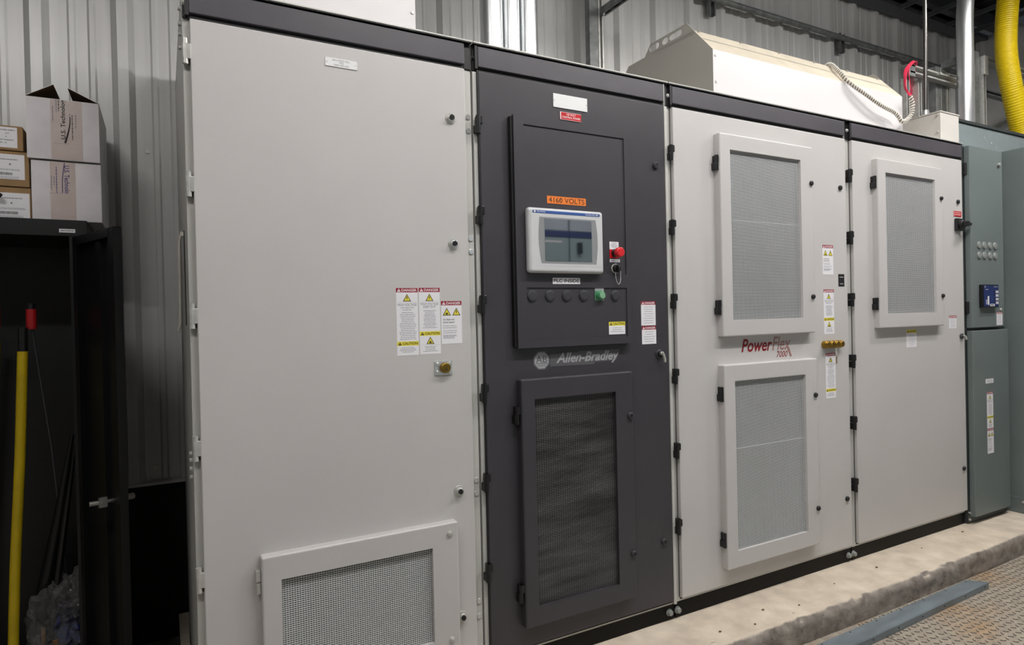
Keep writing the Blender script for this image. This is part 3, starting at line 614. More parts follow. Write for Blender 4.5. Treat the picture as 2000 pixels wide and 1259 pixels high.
for y_, z in ((.15, 2.417), (.15, 2.292)): mb = MB(); mb.disc(1.322, y_, z, .007, .004, M_steel, 12, .001); mb.build('screw', hd)
for k in range(6): mb = MB(); x = 1.33 + k * .29; mb.cyl((x, .262, 2.572), (x, .258, 2.578), .006, M_steel, 8); mb.build('screw', hd)
jb = thing('junction_box', 'beige junction box at the top right end of the row', 'junction box', (3.12, .16, 2.171))
mb = MB(); mb.box(3.027, 3.227, .042, .34, 2.171, 2.350, M_beige, .001); mb.build('box_body', jb)
mb = MB(); mb.box(3.022, 3.231, .038, .345, 2.350, 2.3565, M_beige, .001); mb.build('lid', jb)
for z in (2.335, 2.235): mb = MB(); mb.cyl((3.027, .055, z), (3.014, .055, z), .006, M_steel, 8); mb.build('screw', jb)
for z in (2.26,): mb = MB(); mb.cyl((3.027, .24, z), (3.014, .24, z), .006, M_steel, 8); mb.build('screw', jb)
# flexible conduit
fx = thing('flexible_conduit', 'thin black and silver flexible conduit rising from the beige junction box', 'conduit', (3.09, .155, 2.3565))
mb = MB(); P = []; Rr = []
for i in range(300): t_ = i / 299; P.append((3.092 + .014 * math.sin(t_ * 2.2), .158, 2.362 + t_ * 1.36)); Rr.append(.0130 if i % 2 else .0098)
mb.tube(P, .02, mat('dark flexible steel', (88, 86, 84), .3, .7), 12, rad=Rr); mb.build('conduit_hose', fx)
mb = MB(); mb.cyl((3.092, .158, 2.3565), (3.092, .158, 2.388), .022, M_galv, 8); mb.cyl((3.092, .158, 2.388), (3.092, .158, 2.40), .017, M_galv, 16); mb.build('connector', fx)
# three big conduits behind the charcoal cabinet
for i, (xa, xb, lab) in enumerate(((.216, .314, 'leftmost of three fat shiny steel conduits rising behind the charcoal cabinet'), (.317, .398, 'middle one of three fat shiny steel conduits behind the charcoal cabinet'), (.402, .486, 'rightmost of three fat shiny steel conduits behind the charcoal cabinet'))):
    mb = MB(); r = (xb - xa) / 2; mb.cyl(((xa + xb) / 2, .4, 2.171), ((xa + xb) / 2, .4, 3.70), r, M_galv, 40)
    tag(mb.build('steel_conduit'), lab, 'conduit', 'fat steel conduits')
# bent conduit right
mb = MB(); P = [(3.853, .3, 2.393 + .7 * i / 10) for i in range(11)] + [(3.853 - .0 + .16 * (1 - math.cos(t)), .3 - .02 * (1 - math.cos(t)), 3.093 + .5 * math.sin(t)) for t in [i * .1 for i in range(1, 12)]]
mb.tube(P, .050, M_galv, 28); tag(mb.build('steel_conduit'), 'single steel conduit standing on the wireway, bent near the top', 'conduit')
# yellow hose
hz = MB(); ctl = [(4.55, .3, 3.72), (4.455, .3, 3.43), (4.412, .3, 3.09), (4.466, .3, 2.85), (4.62, .3, 2.49), (4.66, .3, 2.393)]
def spline(c, n):
    out = []; c = [Vector(p) for p in c]; c = [c[0] * 2 - c[1]] + c + [c[-1] * 2 - c[-2]]
    for i in range(1, len(c) - 2):
        for k in range(n):
            t = k / n; p0, p1, p2, p3 = c[i - 1:i + 3]
            out.append(.5 * ((2 * p1) + (-p0 + p2) * t + (2 * p0 - 5 * p1 + 4 * p2 - p3) * t * t + (-p0 + 3 * p1 - 3 * p2 + p3) * t ** 3))
    return out + [c[-2]]
P = spline(ctl, 90); hz.tube(P, .07, M_hose, 28, rad=[.0672 + .0016 * math.sin(i * math.pi / 2) for i in range(len(P))]); tag(hz.build('yellow_hose'), 'thick yellow corrugated hose hanging down at the top right', 'hose')
# strut frame with wires and spiral cable
def strut(mb, a, b, wdir, ddir, m, w=.041, d=.041):   # open C channel from a to b, opening towards ddir
    a, b = Vector(a), Vector(b); L = (b - a) / 2; c = (a + b) / 2; wv = Vector(wdir).normalized(); dv = Vector(ddir).normalized(); t = .0025
    mb.obox(c - dv * (d / 2 - t / 2), L, wv * (w / 2), dv * (t / 2), m)
    for s in (-1, 1):
        mb.obox(c + wv * s * (w / 2 - t / 2), L, wv * (t / 2), dv * (d / 2), m); mb.obox(c + wv * s * (w / 2 - .006) + dv * (d / 2 - t / 2), L, wv * .005, dv * (t / 2), m)
st = thing('strut_stand', 'small steel strut stand carrying red wires behind the beige junction box', 'strut stand', (3.7, .45, 2.171))
mb = MB(); strut(mb, (3.40, .45, 2.171), (3.40, .45, 2.81), (1, 0, 0), (0, -1, 0), M_steel); mb.build('post', st)
mb = MB(); strut(mb, (3.578, .47, 2.171), (3.578, .47, 2.76), (1, 0, 0), (0, -1, 0), M_steel); mb.build('post', st)
mb = MB(); strut(mb, (3.38, .425, 2.792), (4.07, .425, 2.792), (0, 0, 1), (0, -1, 0), M_steel, .055, .05); mb.build('rail', st)
mb = MB(); mb.box(3.37, 3.44, .40, .46, 2.74, 2.822, M_galvd, .003); mb.build('corner_bracket', st)
mb = MB(); mb.box(3.17 , 3.24, .15, .2, 2.72, 2.76, M_steel, .002); mb.v = []; mb.f = []; mb.m = []; mb.sm = []
mb.cyl((3.70, .398, 2.80), (3.70, .375, 2.80), .010, M_steel, 8); mb.build('clamp', st)
CP = spline([(2.43, .42, 2.594), (2.36, .285, 2.598), (2.30, .185, 2.515), (2.30, .132, 2.440), (2.400, .11, 2.388), (2.539, .1, 2.338), (2.660, .1, 2.317), (2.708, .1, 2.295), (2.738, .1, 2.272), (2.784, .1, 2.284), (2.835, .1, 2.325), (2.850, .1, 2.381), (2.828, .1, 2.43)], 24)
mb = MB(); mb.tube(CP, .0088, mat('brown grey cable core', (128, 118, 104), .6), 10); hx = []; ph = 0
for i in range(len(CP) - 1):
    tg = (CP[i + 1] - CP[i]); L_ = tg.length; tg.normalize(); e1 = tg.cross(Vector((0, 1, 0))).normalized(); e2 = tg.cross(e1); k = max(2, int(L_ / .0022))
    for j in range(k): ph += L_ / k / .0165 * 2 * math.pi; hx.append(CP[i].lerp(CP[i + 1], j / k) + (e1 * math.cos(ph) + e2 * math.sin(ph)) * .0096)
mb.tube(hx, .0036, M_cable, 6)
tag(mb.build('spiral_cable'), 'white spiral-wrapped cable sagging along the hood to the junction box', 'cable')
ww = thing('wire_bundle', 'bundle of pink red wires looping over the strut stand', 'wires', (3.2, .3, 2.30))
rnd = random.Random(3)
for k in range(6):
    dx = -.020 + .008 * k; dy = rnd.uniform(-.02, .02); mb = MB()
    mb.tube(spline([(2.83, .1, 2.425), (3.00 + dx, .2, 2.50), (3.14 + dx, .3 + dy, 2.60 + dx * .3), (3.30 + dx * 1.4, .38, 2.76 + dx * .5), (3.42 + dx, .39, 2.832 + abs(dx) * .3), (3.50 + dx * 2, .47, 2.76), (3.56 + dx * 2, .50, 2.62), (3.66 + dx, .52, 2.48), (3.72 + dx * 2, .52, 2.30)], 10), .0026, M_wire, 6); mb.build('wire', ww)
# tall strut posts and arms behind
def post(x, y, z0, z1, label, lab2=None, m=None, w=.041):
    mb = MB(); strut(mb, (x, y, z0), (x, y, z1), (1, 0, 0), (0, -1, 0), m or M_galv, w, w); return mb
t = thing('strut_post', 'shiny steel strut post behind the charcoal cabinet, right of the fat conduits', 'strut', (1.35, 1.15, 2.171))
mb = MB(); strut(mb, (1.308, 1.10, 2.171), (1.308, 1.10, 3.70), (1, 0, 0), (0, 1, 0), M_galvd, .066, .041); strut(mb, (1.362, 1.10, 2.171), (1.362, 1.10, 3.70), (1, 0, 0), (0, -1, 0), M_steel, .038, .041); mb.build('post', t)
mb = MB(); strut(mb, (1.375, 1.08, 3.03), (1.375, .30, 3.03), (1, 0, 0), (0, 0, -1), M_galvd)
for k in range(9): mb.obox((1.375, .98 - k * .085, 3.0088), (.007, 0, 0), (0, .018, 0), (0, 0, .001), M_ink)
mb.build('arm', t)
t = thing('strut_post', 'dull grey double strut post left of the bent conduit', 'strut', (3.85, .5, 2.4))
mb = MB(); mb.box(3.780, 3.905, .45, .50, 2.171, 2.89, M_galvd, .002); mb.box(3.839, 3.842, .449, .45, 2.171, 2.89, M_steel); mb.build('post', t)
mb = MB(); strut(mb, (3.925, .46, 2.171), (3.925, .46, 2.86), (1, 0, 0), (0, -1, 0), M_steel, .036, .03); mb.build('slotted_channel', t)
mb = MB(); mb.box(3.86, 3.905, .34, .46, 2.885, 2.935, M_galvd, .002); mb.build('arm', t)
mb = MB(); strut(mb, (3.92, .48, 2.855), (4.38, .48, 2.855), (0, 0, 1), (0, -1, 0), M_galvd); mb.build('rail', t)
t = thing('strut_post', 'dull grey double strut post right of the bent conduit', 'strut', (4.36, .5, 2.4))
mb = MB(); mb.box(4.255, 4.385, .46, .51, 2.171, 3.10, M_galvd, .002); mb.box(4.285, 4.288, .459, .46, 2.171, 3.10, M_steel); mb.build('post', t)
mb = MB(); strut(mb, (4.425, .46, 2.171), (4.425, .46, 2.93), (1, 0, 0), (0, -1, 0), M_steel, .045, .03); mb.build('slotted_channel', t)
mb = MB(); mb.box(4.40, 4.45, .43, .47, 2.93, 3.07, M_steel, .003); mb.build('corner_bracket', t)
mb = MB(); strut(mb, (4.45, .45, 3.045), (5.86, .45, 3.045), (0, 0, 1), (0, -1, 0), M_steel, .050, .041); mb.build('rail', t)
mb = MB(); strut(mb, (4.44, .60, 2.90), (5.86, .60, 2.90), (0, 0, 1), (0, -1, 0), M_galvd, .041, .041); mb.build('rail', t)

# =============================================================== ROOM
YW, RP, RX = 1.24, .3048, -1.42
def rib_profile(xa, xb, dirx=1):
    pts = [(xa, 0)]; k = math.floor((xa - RX) / RP) - 1
    while True:
        c = RX + k * RP
        for dx, h in ((-.046, 0), (-.022, .030), (.018, .030), (.042, 0), (.102, 0), (.110, .005), (.126, .005), (.134, 0), (.174, 0), (.182, .005), (.198, .005), (.206, 0)):
            if xa < c + dx < xb: pts.append((c + dx, h))
        if c > xb: break
        k += 1
    pts.append((xb, 0)); return pts
def rib_wall(mb, xa, xb, z0, z1, y, m):
    p = rib_profile(xa, xb); vs = []; fs = []
    for i, (x, h) in enumerate(p): vs += [(x, y - h, z0), (x, y - h, z1)]
    for i in range(len(p) - 1): fs.append((i * 2, i * 2 + 2, i * 2 + 3, i * 2 + 1))
    mb.add(vs, fs, m)
mb = MB(); rib_wall(mb, -4.2, 5.9, .505, 3.76, YW, M_wall); mb.box(-4.2, 5.9, YW + .002, YW + .08, .505, 3.76, M_wall)
for x, z in ((-1.034, 1.973), (-1.037, .575), (.53, 2.62)):
    mb.disc(x, YW, z, .007, .006, M_steel, 8)
mb.build('wall_back', kind='structure')
mb = MB(); mb.box(-4.2, 5.9, 1.232, 1.32, -.2, .500, M_curb); mb.build('baseboard_back', kind='structure')
mb = MB(); mb.box(-4.2, 5.9, 1.205, 1.24, .500, .512, M_wall); mb.build('trim_1', kind='structure')
mb = MB(); pr_ = []
for k in range(22):
    c = 1.15 - k * RP
    for dx, h in ((.046, 0), (.022, .03), (-.018, .03), (-.042, 0)):
        if -5 < c + dx < 1.24: pr_.append((c + dx, h))
vs = []; fs = []
for y_, h in pr_: vs += [(5.9 - h, y_, .2), (5.9 - h, y_, 3.76)]
for i in range(len(pr_) - 1): fs.append((2 * i, 2 * i + 2, 2 * i + 3, 2 * i + 1))
mb.add(vs, fs, M_wall); mb.box(5.902, 5.97, -5, 1.3, -.2, 3.76, M_wall); mb.build('wall_right', kind='structure')
mb = MB(); mb.box(-4.27, -4.2, -5, 1.3, -.2, 3.76, M_room); mb.build('wall_left', kind='structure')
mb = MB(); mb.box(-4.2, 5.9, -5.07, -5, -.2, 3.76, M_room); mb.build('wall_front', kind='structure')
mb = MB(); mb.box(-4.2, 5.9, -5, 1.32, -.26, -.2, M_floor); mb.build('floor', kind='structure')
# roof deck with ribs running towards the camera and purlins along the wall
mb = MB(); mb.box(-4.2, 5.9, -5, 1.3, 3.90, 3.96, M_ceil)
k = 0; x = -4.1
while x < 5.85: mb.box(x, x + .045, -5, 1.24, 3.865, 3.90, M_ceil); x += .3048
mb.build('ceiling', kind='structure')
x = -4.0; k = 0
for i, y_ in enumerate((.95, .30, -.35, -1.0, -2.3, -3.6)):
    mb = MB(); mb.box(-4.2, 5.9, y_, y_ + .06, 3.846, 3.864, M_joist); mb.box(-4.2, 5.9, y_, y_ + .006, 3.755, 3.846, M_joist); mb.box(-4.2, 5.9, y_, y_ + .06, 3.742, 3.755, M_joist); mb.build('trim_%d' % (i + 2), kind='structure')
mb = MB(); mb.box(-4.2, 5.9, 1.08, 1.205, 3.72, 3.76, M_joist); mb.box(-4.2, 5.9, 1.2, 1.3, 3.76, 3.9, M_ceil); mb.build('trim_9', kind='structure')
XR = [-3.2 + .8 * i for i in range(8)] + [3.0 + .36 * i for i in range(8)]
for x in XR:
    mb = MB(); strut(mb, (x, -4.9, 3.705), (x, 1.06, 3.705), (1, 0, 0), (0, 0, 1), M_joist, .035, .03)
    tag(mb.build('ceiling_rail'), 'dark steel rail running across under the roof deck', 'ceiling rail', 'ceiling rails')
# conduit on wall
ct = thing('wall_conduit', 'long thin grey conduit running along the back wall near the ceiling', 'conduit', (3.5, 1.17, 3.32))
mb = MB(); mb.cyl((-2.0, 1.165, 3.375), (5.86, 1.165, 3.375), .021, M_galvd, 16); mb.build('pipe', ct)
for x in (-.9, .78, 2.4, 3.84, 5.3): mb = MB(); strut(mb, (x, 1.192, 3.27), (x, 1.192, 3.42), (1, 0, 0), (0, -1, 0), M_galvd, .06, .035); mb.build('bracket', ct)

# ceiling light fixtures
def fixture(x, y, label, k=1.0):
    t = thing('ceiling_light', label, 'light', (x, y, LZ))
    mb = MB(); mb.box(x - .65, x + .65, y - .09, y + .09, LZ + .03, LZ + .09, M_whitelab, .004)
    for s in (-.5, .5): mb.cyl((x + s, y, LZ + .09), (x + s, y, 3.74), .004, M_steel, 6)
    mb.build('housing', t)
    for dy in (-.045, .045): mb = MB(); mb.cyl((x - .6, y + dy, LZ + .008), (x + .6, y + dy, LZ + .008), .018, M_tube, 12); mb.build('tube', t)
    ld = bpy.data.lights.new('fixture_light', 'AREA'); ld.shape = 'RECTANGLE'; ld.size = 1.2; ld.size_y = .14; ld.energy = LPOWER * k; ld.color = LCOL
    lo = bpy.data.objects.new('fixture_light', ld); COL.objects.link(lo); lo.parent = t; lo.location = (0, 0, -.02)
for i, (x, y) in enumerate(LIGHTS): fixture(x, y, 'ceiling tube light over the aisle, ' + ('leftmost', 'second from the left', 'third from the left', 'rightmost')[i] + ' of its line', (.85, .85, 1, 1)[i])

# pad
mb = MB(); prof = [(1.20, -.0862), (.8, -.0862), (.4, -.0862), (.1, -.0862), (.0, -.0862)] + [(-.02 * i, -.0862) for i in range(1, 11)] + [(-.212, -.0862), (-.224, -.0864), (-.234, -.087), (-.242, -.091), (-.248, -.098), (-.2515, -.106)] + [(-.254, -.116 - .0105 * i) for i in range(9)]
xs = []; x = -.96
while x < 5.6: xs.append(x); x += .0125 if -.3 < x < 4 else .05
xs.append(5.6); vs = []; fs = []; n = len(prof)
for x in xs:
    for (y_, z) in prof:
        dy = dz = 0
        if y_ < -.01:
            k = min(1, (-y_ - .01) / .2); q = noise.noise((x * 3, y_ * 9, z * 9)); q2 = noise.noise((x * 22, y_ * 30, z * 30)); q3 = noise.noise((x * 70, y_ * 70, z * 70))
            dz += .0012 * q * k + .0004 * q2
            if y_ < -.2:
                e = max(0, 1 - abs(z + .096) / .03)
                ch = max(0, noise.noise((x * 5.5, 3.1, 0)) + .35 * q2 - .16) * .05 * e
                dy += .004 * q + .0028 * q2 + .0022 * q3 + ch; dz -= ch * .55 * (1 if z > -.11 else .3); dy += .006 * math.sin(x * 2.1)
        vs.append((x, y_ + dy, z + dz if z > -.19 else -.2))
for i in range(len(xs) - 1):
    for j in range(n - 1): fs.append((i * n + j, i * n + j + 1, (i + 1) * n + j + 1, (i + 1) * n + j))
mb.add(vs, fs, M_conc, True); mb.add([(-.96, 1.2, -.085), (-.96, -.21, -.085), (-.96, -.25, -.12), (-.96, -.25, -.2), (-.96, 1.2, -.2)], [(0, 1, 2, 3, 4)], M_conc)
tag(mb.build('concrete_pad'), 'raised beige concrete housekeeping pad with chipped front edge under the cabinets', 'concrete pad')
for k, (x, y_, r) in enumerate(((1.25, -.12, .006), (1.42, -.17, .005), (2.1, -.1, .006), (2.55, -.07, .004), (3.0, -.05, .006), (1.75, -.11, .004), (1.12, -.19, .005), (.95, -.16, .005))):
    bm = bmesh.new(); bmesh.ops.create_icosphere(bm, subdivisions=1, radius=r); [setattr(v, 'co', Vector((v.co.x * random.uniform(.7, 1.5), v.co.y * random.uniform(.7, 1.3), v.co.z * .5)) + Vector((x, y_, -.085 + r * .35))) for v in bm.verts]
    mb = MB(); mb.addbm(bm, M_carddk); tag(mb.build('debris_chip'), 'tiny dark crumb lying on the beige concrete pad', 'debris', 'crumbs on the pad')

# checker plates
def plate(x0, x1, y0, y1, label, zt=-.196):
    mb = MB(); mb.box(x0, x1, y0, y1, -.2, zt, M_check); p = .032; h = .0034; L, w = .0135, .0040
    i = 0; x = x0 + p / 2
    while x < x1 - .012:
        j = 0; y_ = y0 + p / 2
        while y_ < y1 - .012:
            a = math.pi / 4 if (i + j) % 2 else -math.pi / 4; ca, sa = math.cos(a), math.sin(a); q = []
            for (u, v, z) in ((-L, 0, 0), (-L * .5, -w, 0), (L * .5, -w, 0), (L, 0, 0), (L * .5, w, 0), (-L * .5, w, 0), (-L * .6, 0, h), (-L * .3, -w * .4, h), (L * .3, -w * .4, h), (L * .6, 0, h), (L * .3, w * .4, h), (-L * .3, w * .4, h)):
                q.append((x + u * ca - v * sa, y_ + u * sa + v * ca, zt + z))
            mb.add(q, [(6, 7, 8, 9, 10, 11)], M_lug); mb.add(q, [(k, (k + 1) % 6, 6 + (k + 1) % 6, 6 + k) for k in range(6)], M_lugside)
            y_ += p; j += 1
        x += p; i += 1
    return tag(mb.build('floor_plate'), label, 'floor plate')
plate(1.690, 4.6, -1.35, -.262, 'right-hand diamond checker plate on the floor, worn and rusty')
plate(.2, 1.676, -.47, -.262, 'left-hand diamond checker plate, mostly hidden between pad and steel strip')
mb = MB(); mb.box(.5, 1.680, -1.35, -.476, -.2, -.197, mat('pale floor tile', (200, 196, 190), .5, var=.05, vscale=6)); tag(mb.build('floor_tile'), 'pale floor panel beside the checker plate at the bottom edge', 'floor panel')
# long steel strip on floor
st = thing('steel_strip', 'long blue grey folded steel strip lying on the checker plate', 'steel strip', (1.7, -.35, -.196))
a, b = Vector((.9, -.3325, 0)), Vector((2.505, -.307, 0)); c, d = Vector((2.567, -.372, 0)), Vector((.9, -.415, 0))
mb = MB(); zt, zb = -.163, -.194
Q = [a, b, c, d]; vs = [(*p[:2], zt) for p in Q] + [(*(p[:2]), zb) for p in Q]
inn = [p + ((a + c) / 2 - p) * 0 for p in Q]
mb.add([(*p[:2], zt) for p in Q] + [(*p[:2], zt - .0025) for p in Q], [(0, 1, 2, 3), (7, 6, 5, 4), (0, 3, 7, 4)], M_strip)
mb.add([(c.x, c.y, zt), (d.x, d.y, zt), (d.x, d.y - .004, zt - .004), (c.x + .004, c.y - .004, zt - .004), (c.x + .004, c.y - .004, zb), (d.x, d.y - .004, zb)], [(0, 1, 2, 3), (3, 2, 5, 4)], M_strip)
mb.add([(b.x, b.y, zt), (c.x, c.y, zt), (c.x + .004, c.y - .004, zt - .004), (c.x + .004, c.y - .004, zb), (b.x + .004, b.y, zb), (b.x + .004, b.y, zt - .004)], [(0, 1, 2, 5), (5, 2, 3, 4)], M_strip)
mb.add([(a.x, a.y, zt), (b.x, b.y, zt), (b.x, b.y + .002, zb), (a.x, a.y + .002, zb)], [(0, 1, 2, 3)], M_strip)
sp = mb.build('folded_channel', st)
mb = MB()
for k in range(8):
    x = 1.15 + k * .19; t_ = (x - .9) / 1.6
    mb.cyl((x, -.3325 + .0255 * t_ - .010, zt), (x, -.3325 + .0255 * t_ - .010, zt + .0006), .004, M_ink, 10)
    yy = d.y - .004 + (c.y - d.y) * (x - d.x) / (c.x - d.x); mb.cyl((x + .05, yy, -.178), (x + .05, yy - .0012, -.178), .0035, M_ink, 10)
mb.build('screw_holes', st)

# =============================================================== LOCKER AND CONTENTS
LX0, LX1, LY, LB_, LZ1 = -2.0, -1.226, .76, 1.205, 1.589
lk = thing('storage_locker', 'tall black steel storage locker standing open at the left edge', 'locker', (-1.62, 1.0, -.2))
mb = MB(); mb.box(LX0, LX1, LY, LB_, -.2, -.14, M_lock, .002); mb.box(LX0, LX0 + .02, LY, LB_, -.14, 1.53, M_lock); mb.box(LX1 - .02, LX1, LY + .02, LB_, -.14, 1.53, M_lock); mb.box(LX0 + .02, LX1 - .02, LB_ - .01, LB_, -.14, 1.53, M_lock)
mb.box(LX1 - .055, LX1, LY, LY + .02, -.14, 1.53, M_lock)
mb.box(LX0, LX1, LY - .002, LB_, 1.53, LZ1, M_lock, .002); mb.build('locker_body', lk)
mb = MB(); mb.box(-1.310, -1.262, LY - .0032, LY - .002, 1.543, 1.556, M_whitelab); lines(mb, -1.306, -1.266, 1.554, 1.546, 1, LY - .0036, seed=2, h=.003); mb.build('paper_label', lk, 'small white label on the lip')
H = Vector((-1.250, .752)); E_ = Vector((-1.107, .410)); u = (E_ - H).normalized(); nn = Vector((-u.y, u.x)); Lg = (E_ - H).length
def dp(s, o, z): p = H + u * s + nn * o; return (p.x, p.y, z)
def dbox(mb, s0, s1, o0, o1, z0, z1, m):
    c = Vector(dp((s0 + s1) / 2, (o0 + o1) / 2, (z0 + z1) / 2)); mb.obox(c, (u.x * (s1 - s0) / 2, u.y * (s1 - s0) / 2, 0), (nn.x * (o1 - o0) / 2, nn.y * (o1 - o0) / 2, 0), (0, 0, (z1 - z0) / 2), m)
mb = MB(); dbox(mb, 0, Lg, 0, .003, -.13, 1.525, M_lock)            # outer skin
dbox(mb, 0, .004, -.020, 0, -.13, 1.525, M_lock); dbox(mb, Lg - .004, Lg, -.020, 0, -.13, 1.525, M_lock); dbox(mb, 0, Lg, -.020, 0, 1.521, 1.525, M_lock); dbox(mb, 0, Lg, -.020, 0, -.13, -.126, M_lock)
dbox(mb, Lg - .045, Lg, -.022, -.020, -.13, 1.525, M_lock); dbox(mb, 0, .03, -.022, -.020, -.13, 1.525, M_lock); dbox(mb, .0, Lg, -.022, -.020, 1.495, 1.525, M_lock)
dbox(mb, .20, .235, -.016, 0, -.12, 1.49, M_lock)
dl = mb.build('locker_door', lk, 'black door swung open to the right')
mb = MB(); p = Vector(dp(Lg - .065, 0, .63)); m_ = Vector((nn.x, nn.y, 0)); uu = Vector((u.x, u.y, 0))
mb.cyl(p + m_ * .003, p + m_ * .045, .011, M_latch, 18, bev=.003); mb.cyl(p - m_ * .0, p - m_ * .055, .006, M_latch, 12)
mb.obox(p - m_ * .050, uu * .006, m_ * .012, (0, 0, .016), M_latch); mb.cyl(p - m_ * .052, p - m_ * .085 + uu * -.01, .008, M_latch, 12); mb.build('latch_handle', dl, 'bright steel latch handle through the door')

def carton(x0, x1, y0, y1, z0, z1, m, label, group=None, bev=.002):
    t = thing('cardboard_box', label, 'cardboard box', ((x0 + x1) / 2, (y0 + y1) / 2, z0), group); return t
# lower white carton
t = thing('cardboard_box', 'closed white cardboard carton standing on the locker, under the open one', 'cardboard box', (-1.29, .95, LZ1))
mb = MB(); mb.box(-1.393, -1.181, .80, 1.17, LZ1, 1.806, M_cardw, .003); bx = mb.build('carton_body', t)
mb = MB(); mb.box(-1.337, -1.261, .7985, .80, LZ1, 1.803, M_tape); mb.build('packing_tape', t)
def vtext(mb, body, xl, xr, zt, zb, y, m, off=.01, down=True):   # text turned a quarter: reads downwards (or upwards)
    if down: fn = lambda a, b: (xl + b * (xr - xl), y, zt + a * (zb - zt))
    else: fn = lambda a, b: (xr + b * (xl - xr), y, zb + a * (zt - zb))
    text(mb, body, 0, 1, 0, 1, y, m, off, fn=fn)
def vlines(mb, x, zt, zb, y, seed, m=None, w=.0026):
    rnd = random.Random(seed); z = zt
    while z > zb: q = max(zb, z - rnd.uniform(.004, .012)); mb.box(x - w / 2, x + w / 2, y, y + .0001, q, z, m or M_ink2); z = q - .002
mb = MB(); y = .7982
vtext(mb, 'U.S. Technolo', -1.2945, -1.279, 1.792, 1.690, y, M_inkb, .02); mb.tube([(-1.293 - .008 * math.sin(math.pi * .5 * min(1, t * 1.3)), y, 1.801 - t * .11) for t in [i / 12 for i in range(13)]], .0013, M_inkb, 6)
vlines(mb, -1.318, 1.785, 1.690, y, 1, M_inkb); vlines(mb, -1.325, 1.75, 1.715, y, 2); vlines(mb, -1.333, 1.752, 1.70, y, 3); mb.box(-1.340, -1.305, y, y + .0003, 1.6885, 1.6895, M_ink2); mb.build('printed_lettering', t, 'violet lettering running down the tape')
# upper white carton, open
t = thing('cardboard_box', 'open white cardboard carton with raised flaps, topmost on the locker', 'cardboard box', (-1.29, .95, 1.808))
mb = MB(); x0, x1, y0, y1, z0, z1 = -1.401, -1.183, .79, 1.16, 1.810, 2.028; w = .004
mb.box(x0, x1, y0, y1, z0, z0 + w, M_cardw); mb.box(x0, x1, y0, y0 + w, z0 + w, z1, M_cardw); mb.box(x0, x1, y1 - w, y1, z0 + w, z1, M_cardw); mb.box(x0, x0 + w, y0 + w, y1 - w, z0 + w, z1, M_cardw); mb.box(x1 - w, x1, y0 + w, y1 - w, z0 + w, z1, M_cardw)
mb.box(x0 + w, x1 - w, y0 + w, y0 + w + .001, z0 + w, z1 - .001, M_carddk); mb.box(x0 + w, x1 - w, y1 - w - .001, y1 - w, z0 + w, z1 - .001, M_carddk); mb.build('carton_body', t)
def flap(hx, ox, oz):
    mb = MB(); d = Vector((ox - hx, 0, oz - z1)); nrm = Vector((-d.z, 0, d.x)).normalized() * (.003 if ox > hx else -.003)
    P = [Vector((hx, y0, z1)), Vector((hx, y1, z1)), Vector((ox, y1 - .01, oz)), Vector((ox, y0 + .004, oz))]
    mb.prism(P, nrm * .25, M_carddk); mb.prism([p + nrm * .25 for p in P], nrm * .75, M_cardw); mb.build('flap', t)
flap(x0, -1.319, 2.080); flap(x1, -1.277, 2.073)
mb = MB(); mb.box(-1.330, -1.235, y0 - .0012, y0, z0 + .002, z1 - .002, M_tape); mb.box(-1.322, -1.275, y0 - .0015, y0 - .001, 1.868, 1.8688, M_ink2); mb.build('packing_tape', t)
mb = MB(); y = y0 - .0018
vtext(mb, 'U.S. Technolog', -1.300, -1.282, 2.026, 1.885, y, M_ink, .02, down=False)
mb.tube([(-1.288 + .017 * math.sin(math.pi * .5 * t), y, 1.872 + .095 * t) for t in [i / 12 for i in range(13)]], .0018, M_ink, 6, rad=[.0030 - .0018 * i / 12 for i in range(13)])
vlines(mb, -1.305, 2.024, 1.985, y, 5, M_ink); vlines(mb, -1.312, 2.026, 1.98, y, 6); vlines(mb, -1.323, 2.0, 1.945, y, 7); vlines(mb, -1.272, 1.98, 1.94, y, 8); vlines(mb, -1.265, 1.975, 1.885, y, 9, M_ink); vlines(mb, -1.2545, 1.978, 1.925, y, 10)
mb.build('printed_lettering', t, 'dark lettering running up the tape')
